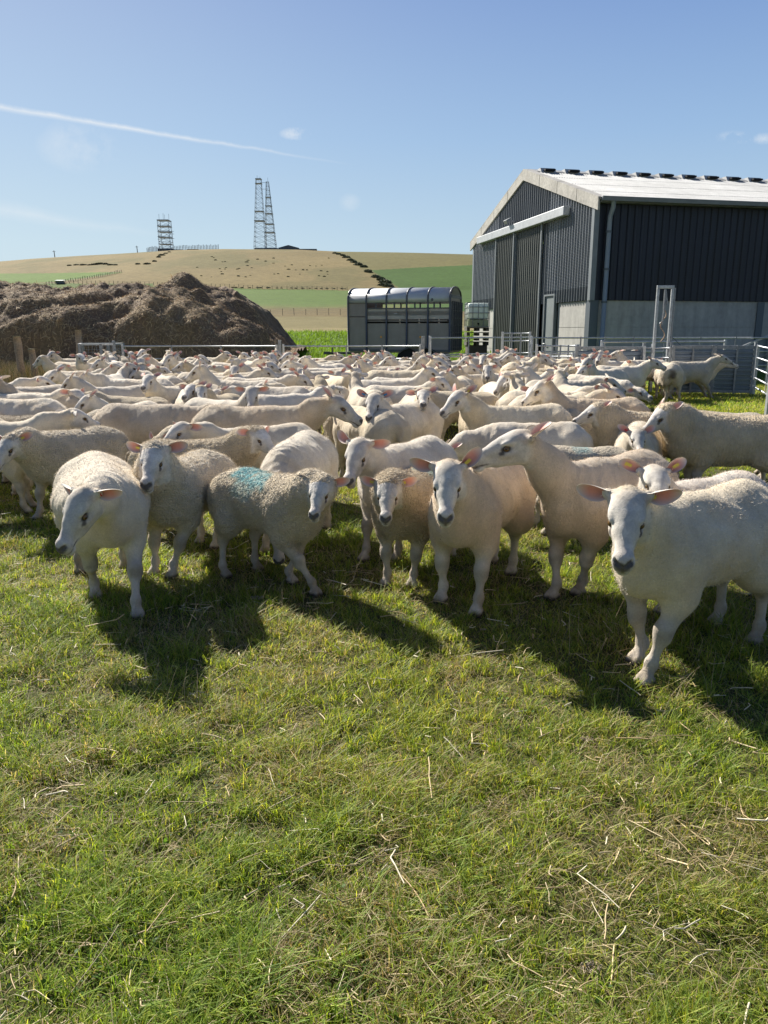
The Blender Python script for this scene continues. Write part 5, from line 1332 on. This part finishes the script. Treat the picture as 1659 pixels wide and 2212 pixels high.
        ln_ = (.010 if kind != 'ewe' else .006)*(.5+r_.random(fuzz))*np.where(wv[pick] > .5, 1, .5); sd2 = np.cross(n0, tdir)*(.0011*(.6+.8*r_.random(fuzz)))[:, None]
        tip = b0 + (n0*.8+tdir*(.5+.5*r_.random(fuzz))[:, None])*ln_[:, None]; b0 = b0-n0*.001
        fv = np.stack([b0-sd2, b0+sd2, tip+sd2*.3, tip-sd2*.3], 1).reshape(-1, 3); cf = col[fc[pick, 0]]*(.92+.30*r_.random(fuzz))[:, None]
        parts_V.append(fv.astype(np.float32)); parts_Q.append(np.arange(4*fuzz).reshape(-1, 4)+off); parts_c.append(np.repeat(cf, 4, 0)); parts_w.append(np.zeros(4*fuzz)); parts_m.append(np.zeros(fuzz, int)); off += 4*fuzz
    V = np.concatenate(parts_V); Q = np.concatenate(parts_Q); col = np.concatenate(parts_c); wl2 = np.concatenate(parts_w); mi = np.concatenate(parts_m)
    me = np_mesh(name, V, Q, True, col, mi)
    a = me.attributes.new('wool', 'FLOAT', 'POINT'); a.data.foreach_set('value', wl2.astype(np.float32))
    for m_ in ({'ewe': M_ewe, 'lamb': M_lamb, 'ridge': M_ridge}[kind], M_eye, M_ear): me.materials.append(m_)
    return me, dict(poll=poll, HM=HM, hs=hs, ears=ear_frames)

def ear_tag(info, which, a, m, parent):
    root, d, nrm, tt, L_ = info['ears'][which]; hs = info['hs']
    c = root + d*(L_*a) + nrm*.006
    w, h, th = .0075, .017, .003
    b = MB()
    ax = [d, tt, nrm]
    def pt(x, y, z): return c + ax[0]*x + ax[1]*y + ax[2]*z
    for zc in (0.004, -.016):
        vs = [pt(x, y, zc+z) for z in (-th/2, th/2) for y in (-w, w) for x in (-h, h)]
        vs = [Vector(info['poll'] + info['HM']@np.array(v)) for v in vs]
        b.add(vs, [(0, 2, 3, 1), (4, 5, 7, 6), (0, 1, 5, 4), (1, 3, 7, 5), (3, 2, 6, 7), (2, 0, 4, 6)])
    vs = [Vector(info['poll'] + info['HM']@np.array(pt(x, y, z))) for z in (-.016, .004) for y in (-.003, .003) for x in (-.003, .003)]
    b.add(vs, [(0, 2, 3, 1), (4, 5, 7, 6), (0, 1, 5, 4), (1, 3, 7, 5), (3, 2, 6, 7), (2, 0, 4, 6)])
    return b.build('ear_tag', m, parent)
# ================================================================ THE FLOCK
D2 = math.radians
MARK_B = (.10, .46, .54)
def wrap(a): return (a+math.pi) % (2*math.pi) - math.pi
CROWD = []
placed = []                                    # (x, y, heading, scale)
ANCH = {'ff': (.29, 0, 0), 'rf': (-.45, 0, 0), 'w': (.15, 0, .72), 'm': (-.05, 0, .74), 'r': (-.34, 0, .75)}
def loc_for(anchor, img, head, sc, poll=None):
    a = Vector(ANCH[anchor]) if anchor in ANCH else Vector(poll)
    zg = 0.0
    for _ in range(3):
        w = P(img[0], img[1], a.z*sc+zg)
        if w.y > 19.4 or w.y < 0: w = A(img[0], img[1], 19.4)
        zg = zt(w.x, w.y)
    r = Matrix.Rotation(head, 3, 'Z')@(a*sc)
    x_, y_ = w.x-r.x, w.y-r.y
    return Vector((x_, y_, zt(x_, y_)))
def pose_for(kind, head, hw=None, ne=.6, hp=-.55, ny=None, nl=None, ears=None, fat=1.0, hs=None, hr=0, feet=None):
    hy = 0 if hw is None else wrap(D2(hw)-head)
    hy = max(-1.9, min(1.9, hy))
    p = dict(ny=hy*.55 if ny is None else ny, hy=hy, ne=ne, hp=hp+.14, hr=hr, fat=fat)
    if nl: p['nl'] = nl
    if hs: p['hs'] = hs*.91
    if ears: p['ears'] = ears
    if feet: p['feet'] = feet
    return p
def hero(kind, anchor, img, head, sc, label, feet_img=None, marks=(), stains=(), tags=(), res=.0095, hres=.0052, tone=None, seed=None, fuzz=26000, **kw):
    h = D2(head); pose = pose_for(kind, h, **kw)
    seed = len(placed) if seed is None else seed
    if anchor == 'poll':
        _, poll, _, _ = sheep_prims(kind, pose); loc = loc_for('poll', img, h, sc, poll)
    else: loc = loc_for(anchor, img, h, sc)
    if 'feet' not in pose:
        f = [[random.gauss(0, .035), random.gauss(0, .012)] for _ in range(4)]
        if feet_img:
            base = ((.29, .115), (.29, -.115), (-.45, .125), (-.45, -.125)); Ri = Matrix.Rotation(-h, 3, 'Z')
            for i, (x, y) in feet_img.items():
                q = Ri@(P(x, y, 0)-loc)/sc
                f[i] = [max(-.20, min(.22, q.x-base[i][0])), max(-.09, min(.09, q.y-base[i][1]))]
        pose['feet'] = f
    me, info = build_sheep('sheep', kind, pose, res, hres, marks, stains, seed, tone, (fuzz if kind != 'ewe' else fuzz*2//3) if res < .012 else 0)
    o = link('sheep', me); o.location = loc; o.rotation_euler = (0, 0, h); o.scale = (sc, sc, sc)
    tag(o, label, 'sheep', 'flock of sheep in the yard')
    for w_, a_, m_ in tags: ear_tag(info, w_, a_, m_, o)
    placed.append((loc.x, loc.y, h, sc))
    return o, info
EO = ((.05, .2, .5), (.05, .2, .5))            # ears out
ED = ((-.12, .15, .6), (-.12, .15, .6)); EU = ((.55, .5, .2), (.55, .5, .2)); EB = ((.3, 1.0, .1), (.3, 1.0, .1)); ER = ((.5, .55, .3), (.0, .2, .5)); EL = ((.0, .2, .5), (.5, .55, .3))
Y_, B_, R_ = M_tagY, M_tagB, M_tagR
hero('ewe', 'ff', (251, 1312), -65, 1.05, 'heavy white shorn ewe walking forward with lowered head, front left of the flock', {0: (301, 1345), 1: (204, 1284)}, hw=-114, ne=.38, hp=-.86, nl=.36, ny=-.55, ears=ED, fat=1.25, seed=1, hs=1.2, tags=[(0, .12, R_)])
hero('lamb', 'ff', (374, 1243), -100, .98, 'pink-eared white-faced lamb looking at the camera behind the front left ewe', {0: (352, 1247), 2: (446, 1184)}, hw=-90, ne=1.1, ny=.35, hp=-.62, ears=EO, seed=2, hs=1.2, nl=.38, tags=[(1, .28, Y_)])
hero('lamb', 'ff', (646, 1272), -44, .92, 'woolly lamb with large turquoise back marks, head turned to the camera', {0: (612, 1266), 1: (688, 1284), 2: (553, 1240), 3: (473, 1252)}, hw=-100, ne=.62, ny=-.25, hp=-.62, nl=.33, ears=((.0, .15, .5), (.1, .2, .5)), seed=3, hs=1.08,
     marks=[((-.18, -.04, .75), (.13, .12, .16), MARK_B, .9), ((.04, -.09, .72), (.11, .10, .13), MARK_B, .8), ((-.06, -.16, .66), (.16, .09, .10), MARK_B, .45)])
hero('ewe', 'ff', (622, 1196), -98, 1.04, 'white shorn ewe grazing head-down behind the lamb with the large turquoise marks', {1: (575, 1196)}, hw=-85, ne=-.75, hp=-1.15, ears=EO, fat=1.05, seed=4)
hero('ewe', 'ff', (826, 1206), -122, 1.02, 'shorn ewe with raised head and long ears, left of the yellow-tagged lamb', {1: (789, 1213)}, hw=-108, ne=.72, hp=-.72, nl=.38, ears=((-.05, .1, .5), (.25, .5, .3)), seed=5, hs=1.2)
hero('lamb', 'ff', (864, 1267), -112, .92, 'stocky curly-coated lamb with yellow ear tags, centre of the front row', {0: (892, 1268), 1: (835, 1266), 3: (880, 1176)}, hw=-95, ne=.62, hp=-.62, ears=EO, seed=6, hs=1.15, nl=.32, tags=[(0, .22, Y_), (1, .3, Y_)],
     marks=[((-.1, .05, .74), (.12, .1, .12), MARK_B, .5)], tone=(0.604, 0.516, 0.399))
hero('ewe', 'ff', (992, 1313), -116, 1.06, 'lean tan-chested shorn ewe with one ear tagged, right of the yellow-tagged lamb', {0: (1031, 1329), 1: (955, 1301), 2: (1106, 1242), 3: (1066, 1216)}, hw=-97, ne=.72, hp=-.72, nl=.36, ears=((.55, .5, .3), (.05, .15, .5)), fat=.92, seed=7, hs=1.2, tone=(.66, .55, .43), tags=[(0, .3, Y_)])
hero('ewe', 'ff', (1224, 1291), -141, 1.07, 'tall shorn ewe stretching its neck up in profile facing left, front row', {1: (1213, 1300), 0: (1237, 1281)}, hw=-176, ne=.92, hp=-.34, nl=.46, ny=-.25, ears=((.75, .9, .2), (.1, .7, .1)), fat=.95, seed=8, hs=1.22, tone=(.66, .55, .43), tags=[(1, .2, Y_)])
hero('ewe', 'ff', (1390, 1455), -144, 1.08, 'big white shorn ewe nearest the camera, front right', {0: (1398, 1480), 1: (1380, 1432), 2: (1632, 1394), 3: (1549, 1352)}, hw=-108, ne=.80, ny=.30, hp=-.74, nl=.34, ears=((-.05, .15, .6), (-.02, .1, .5)), seed=9, hs=1.22, fat=1.08, tags=[(0, .14, Y_)])
hero('ewe', 'ff', (1425, 1335), -146, .99, 'ewe with two yellow ear tags peering over the front right ewe', {1: (1452, 1334)}, hw=-96, ne=.95, hp=-.45, ears=((.5, .3, .2), (.35, .3, .2)), seed=10, nl=.38, hs=1.12, tone=(0.760, 0.682, 0.604), tags=[(0, .45, Y_), (1, .6, Y_)])
hero('ridge', 'w', (1535, 908), 181, 1.04, 'cream unshorn sheep with ridged fleece in profile, cut by the right frame edge', None, hw=197, ne=.72, hp=-.62, nl=.34, ears=((.5, .7, .3), (.7, .8, .4)), seed=11, tags=[(0, .15, Y_)])
hero('ewe', 'poll', (1376, 930), -112, .92, 'sheep with red-tagged upright ears looking out below the ridged-fleece sheep', None, hw=-96, ne=.55, hp=-.5, ears=((.45, .3, .2), (.5, .3, .2)), seed=12, tags=[(1, .3, R_)])
hero('ridge', 'w', (1372, 904), 186, .97, 'thick-necked unshorn sheep in profile facing left, just left of the ridged one', None, hw=190, ne=.85, hp=-.42, nl=.34, ears=((.6, .9, .3), (.5, .9, .3)), seed=13)
hero('ewe', 'w', (1262, 873), -168, 1.08, 'long-necked shorn ewe holding its head high, behind the profile sheep on the right', None, hw=176, ne=1.05, hp=-.72, nl=.44, ny=0.0, ears=EB, seed=14, tone=(.66, .55, .43))
hero('ewe', 'r', (1222, 918), 177, 1.02, 'rounded back of a shorn ewe behind the raised head of the tall profile ewe', None, hw=200, ne=-.1, hp=-.6, ears=EB, seed=15, res=.014, hres=.009)
hero('lamb', 'poll', (1204, 890), 140, .9, 'lamb with a pink upright ear looking away above the shorn back', None, hw=158, ne=.5, hp=-.4, ears=EU, seed=16, res=.014, hres=.009)
hero('lamb', 'm', (1262, 969), 184, .90, 'cream lamb back with a faint turquoise mark behind the tall profile ewe', None, hw=200, ne=0, hp=-.6, ears=EB, seed=17, marks=[((-.02, 0, .73), (.10, .16, .12), MARK_B, .6)], res=.014, hres=.009)
hero('ewe', 'w', (1088, 888), -166, 1.06, 'white ewe with raised head turned left, its tagged ears swept back', None, hw=-142, ne=.9, hp=-.55, nl=.42, ears=EU, seed=18, hs=1.18, tags=[(0, .3, Y_)])
hero('ewe', 'r', (912, 869), -124, 1.05, 'bright white ewe with blue ear tags and sideways ears, mid flock', None, hw=-102, ne=.85, hp=-.62, nl=.40, ears=((.3, .3, .3), (.3, .3, .3)), seed=19, hs=1.18, tags=[(0, .35, B_), (1, .35, B_)])
hero('lamb', 'm', (768, 889), -52, .92, 'lamb with pale turquoise back mark left of the blue-tagged ewe', None, hw=-72, ne=.3, hp=-.75, ears=EO, seed=20, marks=[((-.1, 0, .74), (.14, .14, .12), MARK_B, .4)])
hero('ewe', 'w', (592, 889), -2, 1.12, 'largest ewe in right-facing profile with amber eye, centre left', None, hw=-8, ne=.62, hp=-.62, nl=.42, ears=((.6, .9, .3), (.7, .9, .3)), seed=21, hs=1.22, tone=(0.702, 0.594, 0.458))
hero('lamb', 'w', (452, 960), -4, .95, 'lamb facing right with head turned half to camera, between the two front left groups', None, hw=-42, ne=.78, hp=-.5, nl=.36, ears=EO, seed=22, hs=1.1, tone=(0.585, 0.496, 0.370))
hero('lamb', 'r', (222, 921), -118, .98, 'cream sheep with big pink ears looking at the camera, behind the front left ewe', None, hw=-103, ne=.5, hp=-.62, nl=.34, ears=((.25, .4, .4), (.1, .15, .5)), seed=23, hs=1.14, tags=[(0, .3, Y_)])
hero('lamb', 'poll', (338, 948), 196, .9, 'lamb half hidden with only its ears showing above the pink-eared lamb', None, hw=-120, ne=.1, hp=-.7, ears=EU, seed=24, res=.014, hres=.009)
hero('ewe', 'w', (370, 885), 2, 1.10, 'long-backed shorn ewe side-on facing right, left of the largest profile ewe', None, hw=-14, ne=.30, hp=-.35, nl=.34, ears=EB, seed=25, tone=(0.682, 0.585, 0.467))
hero('lamb', 'r', (208, 886), 6, 1.0, 'cream rump of a sheep tucked behind the long-backed shorn ewe', None, hw=0, ne=.2, ears=EB, seed=26, res=.014, hres=.009)
hero('lamb', 'r', (74, 900), 172, 1.0, 'tan woolly sheep with its rump to the right, at the left frame edge', {2: (40, 1035), 3: (86, 1048)}, hw=180, ne=.2, ears=EB, seed=27, tone=(0.545, 0.467, 0.361))
hero('ewe', 'r', (98, 866), 178, 1.06, 'shorn ewe with a dark stained rump facing out of the left edge', None, hw=180, ne=.3, ears=EB, seed=28, stains=[((-.58, -.03, .56), (.05, .05, .13), (.06, .045, .035), .9)])
hero('ewe', 'r', (160, 853), 172, 1.05, 'ewe with dark tail stain and raised neck, behind the stained-rump ewe', None, hw=184, ne=1.0, hp=-.3, nl=.42, ears=EB, seed=29, stains=[((-.58, -.03, .54), (.05, .05, .12), (.06, .045, .035), .9)], tone=(0.643, 0.556, 0.448))
hero('ewe', 'r', (-22, 905), 120, 1.0, 'sheep cut off by the left frame edge showing only its flank and leg', None, hw=120, ne=.2, ears=EB, seed=30)
hero('lamb', 'w', (262, 864), 178, .96, 'white-faced lamb facing left with head turned to camera, left of centre', None, hw=-106, ne=.55, hp=-.7, ears=((-.1, .3, .5), (.2, .3, .4)), seed=31, res=.013, hres=.007)
hero('ewe', 'rf', (1447, 871), 82, 1.04, 'ewe standing with its stained rump to the camera at the right of the flock', {2: (1427, 875), 3: (1470, 870)}, hw=95, ne=.1, hp=-.8, ears=EB, seed=32, stains=[((-.58, .0, .50), (.10, .09, .17), (.10, .075, .05), .75), ((-.5, .05, .36), (.08, .08, .1), (.5, .32, .26), .6)], tone=(0.682, 0.604, 0.487))
hero('ewe', 'ff', (1513, 862), 8, 1.04, 'lone shorn ewe in right-facing profile before the sheeted hurdle', {0: (1519, 858), 1: (1505, 866)}, hw=-2, ne=.75, hp=-.38, nl=.42, ears=EB, seed=33, hs=1.1, tone=(0.662, 0.594, 0.487))
hero('ewe', 'ff', (1524, 856), 4, .98, 'ewe mostly hidden behind the lone profile ewe, muzzle showing below its chin', None, hw=-5, ne=.50, hp=-.3, nl=.42, ears=EB, seed=34, res=.015, hres=.01)

# ---- middle rows: poll position in the picture, heading, head direction, kind, neck lift
MID = [
 (322, 812, -140, -92, 'e', 1.0), (172, 765, -130, -48, 'e', 1.1), (379, 763, -135, -88, 'e', 1.0), (487, 756, -10, -25, 'e', .8), (572, 770, 0, -18, 'e', .6),
 (415, 833, -70, -98, 'e', .5), (433, 838, -105, -80, 'l', .5), (163, 842, 8, -28, 'e', .3), (270, 845, -8, -38, 'l', .2), (116, 838, 0, -30, 'l', .1),
 (186, 806, 178, 190, 'e', .4), (303, 777, -85, -66, 'e', .6), (470, 842, 176, 215, 'e', .1), (573, 796, 8, -22, 'e', .6), (512, 811, 0, -24, 'l', .6),
 (635, 769, 110, 130, 'l', .6), (730, 765, 0, -12, 'e', .4), (764, 768, 4, -25, 'e', .5), (796, 754, -50, -22, 'e', .8), (832, 750, -30, -18, 'e', .9),
 (870, 771, 172, -150, 'l', .5), (925, 766, -12, -30, 'e', .5), (953, 765, -100, -45, 'e', .8), (612, 806, -90, -70, 'l', .2), (652, 811, 0, -20, 'e', .3),
 (690, 813, 95, 100, 'l', .7), (735, 817, -4, -22, 'l', .3), (767, 804, 110, 85, 'e', .8), (798, 783, -145, -84, 'e', .5), (905, 787, 25, 18, 'e', .6),
 (925, 795, 12, -18, 'e', .9), (950, 816, -8, -36, 'e', .7), (942, 845, -85, -62, 'l', .2), (1052, 793, -140, -94, 'e', .9), (968, 803, 0, -34, 'l', .5),
 (1016, 788, 12, -22, 'e', .6), (1112, 806, 95, 110, 'e', .8), (672, 846, -95, -110, 'l', .3), (708, 852, 125, 140, 'e', .4), (892, 846, 184, 200, 'l', .2),
 (570, 828, 176, 182, 'e', .3), (914, 845, -88, -92, 'e', .5), (1087, 741, -100, -92, 'e', .9), (1112, 747, -80, -90, 'l', .6), (1146, 749, -90, -60, 'l', .4),
 (1180, 765, -12, -28, 'e', .5), (1238, 774, 4, -24, 'e', .4), (1131, 783, 60, 70, 'e', .7), (1187, 777, 100, 95, 'l', .6), (1233, 786, -4, -22, 'l', .4),
 (1252, 794, -34, -34, 'l', .5), (1208, 799, -2, -30, 'e', .5), (1298, 759, -6, -14, 'e', .7), (1338, 765, -85, -90, 'e', .8), (1373, 771, -4, -32, 'l', .4),
 (1410, 776, 0, -28, 'e', .7), (1312, 776, -120, -100, 'l', .3), (1156, 836, -135, -122, 'e', .5), (1244, 853, 105, 95, 'l', .4), (1298, 833, 0, -22, 'e', .4),
 (1325, 838, -12, -34, 'e', .5), (1378, 840, -44, -58, 'e', -.2), (1445, 876, 172, 96, 'l', .3), (1316, 818, 0, -20, 'e', .3), (1005, 765, -90, -80, 'l', .5),
 (1060, 762, -175, -160, 'e', .4), (240, 800, 0, -20, 'e', .2), (352, 795, -8, -30, 'l', .4), (455, 790, -178, -150, 'e', .3), (680, 775, 175, 200, 'e', .4), (845, 800, -175, -120, 'e', .4),
]
for i, (x, y, hd_, hw_, k_, ne_) in enumerate(MID):
    sc = 1.03+random.gauss(0, .03) if k_ == 'e' else .92+random.gauss(0, .03)
    kind = 'ewe' if k_ == 'e' else 'lamb'
    far_ = y < 790
    o, info = hero(kind, 'poll', (x, y), hd_, sc, 'mid', None, fuzz=0, hw=hw_, ne=min(1.25, ne_+.25), hp=-.3-.3*random.random(), nl=.37+.06*random.random(), ears=random.choice([EO, EU, ED, EB, ER, EL]), fat=.95+.15*random.random(),
         res=.017 if far_ else .0145, hres=.0115 if far_ else .0085, seed=100+i)
    CROWD.append((o, (hw_, ne_, k_ == 'l')))
# ---- the rest of the crowd: shared bodies in many poses
VAR = []
for i in range(20):
    kind = 'ewe' if i % 5 else 'lamb'
    hy = random.choice((0, .3, .5, -.5, .9, -.9, 1.3, -1.3)); ne = random.choice((.55, .75, .9, 1.0, 1.1, 1.2))
    pose = dict(ny=hy*.55, hy=hy, ne=ne, hp=-.15-.45*random.random(), nl=.37+.08*random.random(), ears=random.choice([EO, EU, ED, EB, ER, EL]), fat=.95+.17*random.random(), feet=[[random.gauss(0, .05), random.gauss(0, .015)] for _ in range(4)])
    mk = [((-.1+.2*random.random(), 0, .74), (.10, .12, .12), MARK_B, .4)] if i % 10 == 0 else ()
    me, info = build_sheep('sheep', kind, pose, .017, .0115, mk, (), 300+i)
    VAR.append((kind, me, hy, ne))
def axis_pts(x, y, h, s): return [(x+math.cos(h)*a*s, y+math.sin(h)*a*s) for a in (-.40, -.12, .16, .42)]
cells = {}
def free(x, y, h, s, rmin=.40):
    for (ax_, ay_) in axis_pts(x, y, h, s):
        for q in placed:
            if abs(q[0]-ax_) > 1.2 or abs(q[1]-ay_) > 1.2: continue
            for (bx, by) in axis_pts(*q):
                if (ax_-bx)**2+(ay_-by)**2 < rmin*rmin: return False
    return True
def inside(x, y):
    px_, _ = proj((x, y, .4))
    if y < 6.2: return False
    r_ = y*np.interp(y, [6, 8.5, 9.5, 10.5, 14.3, 15.6, 17, 19.6], [.33, .34, .30, .26, .29, .32, .34, .33]); l_ = -9.0 if y < 11.2 else -.405*y
    return l_ < x < r_ and y < 19.7 and -60 < px_ < 1720
rr_ = random.Random(11); nfill = 0; tries = 0
while tries < 26000 and len(placed) < 285:
    tries += 1
    y = 6.3+13.4*rr_.random()**.62; x = (rr_.random()*2-1)*.56*y
    if not inside(x, y): continue
    h = rr_.choice((0, 180, -20, -160, -40, -140, -120, -60, 60, 120, -90, -75, -105, 90, 20, -130))*math.pi/180 + rr_.gauss(0, .25)
    kind, me, hy, ne = VAR[rr_.randrange(len(VAR))]
    sc = (1.02 if kind == 'ewe' else .92)+rr_.gauss(0, .035)
    if proj((x, y, 0))[1] > 1010 and False: continue
    if y < 8.6 and ne > .7: continue                # keep heads out of the gaps between the nearest animals
    if not free(x, y, h, sc, .38 if y > 12 else .42): continue
    o = bpy.data.objects.new('sheep', me); COL.objects.link(o); o.location = (x, y, zt(x, y)); o.rotation_euler = (0, 0, h); o.scale = (sc, sc, sc)
    tag(o, 'crowd', 'sheep', 'flock of sheep in the yard'); CROWD.append((o, (math.degrees(wrap(h+hy)), ne, kind == 'lamb')))
    placed.append((x, y, h, sc)); nfill += 1
# ---- a label for each of the crowd: look, facing, head, then its place among landmarks
LM = [(60, 'wooden posts'), (200, 'small pen'), (330, 'left gate'), (470, 'heap peak'), (600, 'gate joint post'), (720, 'middle gate'), (850, 'trailer front'), (960, 'trailer tail'), (1060, 'white tank'), (1170, 'barn side door'), (1300, 'left sheeted hurdle'), (1430, 'tall steel frame'), (1600, 'right hurdles')]
BAND = [(9, 'fifth'), (11, 'sixth')]
ORD = ['first', 'second', 'third', 'fourth', 'fifth', 'sixth', 'seventh', 'eighth', 'ninth', 'tenth']
ROWN = [(7.8, 'front'), (9.2, 'near'), (10.8, 'near-middle'), (12.6, 'middle'), (14.6, 'far-middle'), (16.6, 'far'), (18.4, 'back'), (99, 'last')]
groups = {}
bpy.context.view_layer.update()
for o, ft in CROWD:
    if True:
        pxx, _ = proj((o.location.x, o.location.y, .6)); lm = min(LM, key=lambda t: abs(t[0]-pxx))[1]; bd = next(n for y, n in ROWN if o.location.y < y)
        groups.setdefault((bd, lm), []).append((pxx, o.name, o, ft))
for (bd, lm), L_ in groups.items():
    L_.sort(key=lambda t: t[:2])
    for k, (_, _n, o, ft) in enumerate(L_):
        a, ne, lam = ft; a = a % 360
        face = 'facing right' if a < 50 or a > 310 else 'facing left' if 130 < a < 230 else 'facing away' if 50 <= a <= 130 else 'facing camera'
        look = 'woolly lamb' if lam else 'shorn ewe'; hd_ = 'head up' if ne > .65 else 'head low' if ne < .25 else 'head level'
        pos = '' if len(L_) == 1 else (' '+ORD[k]+' from left')
        o['label'] = f"{look} {face}, {hd_},{pos} in {bd} rows below {lm}"
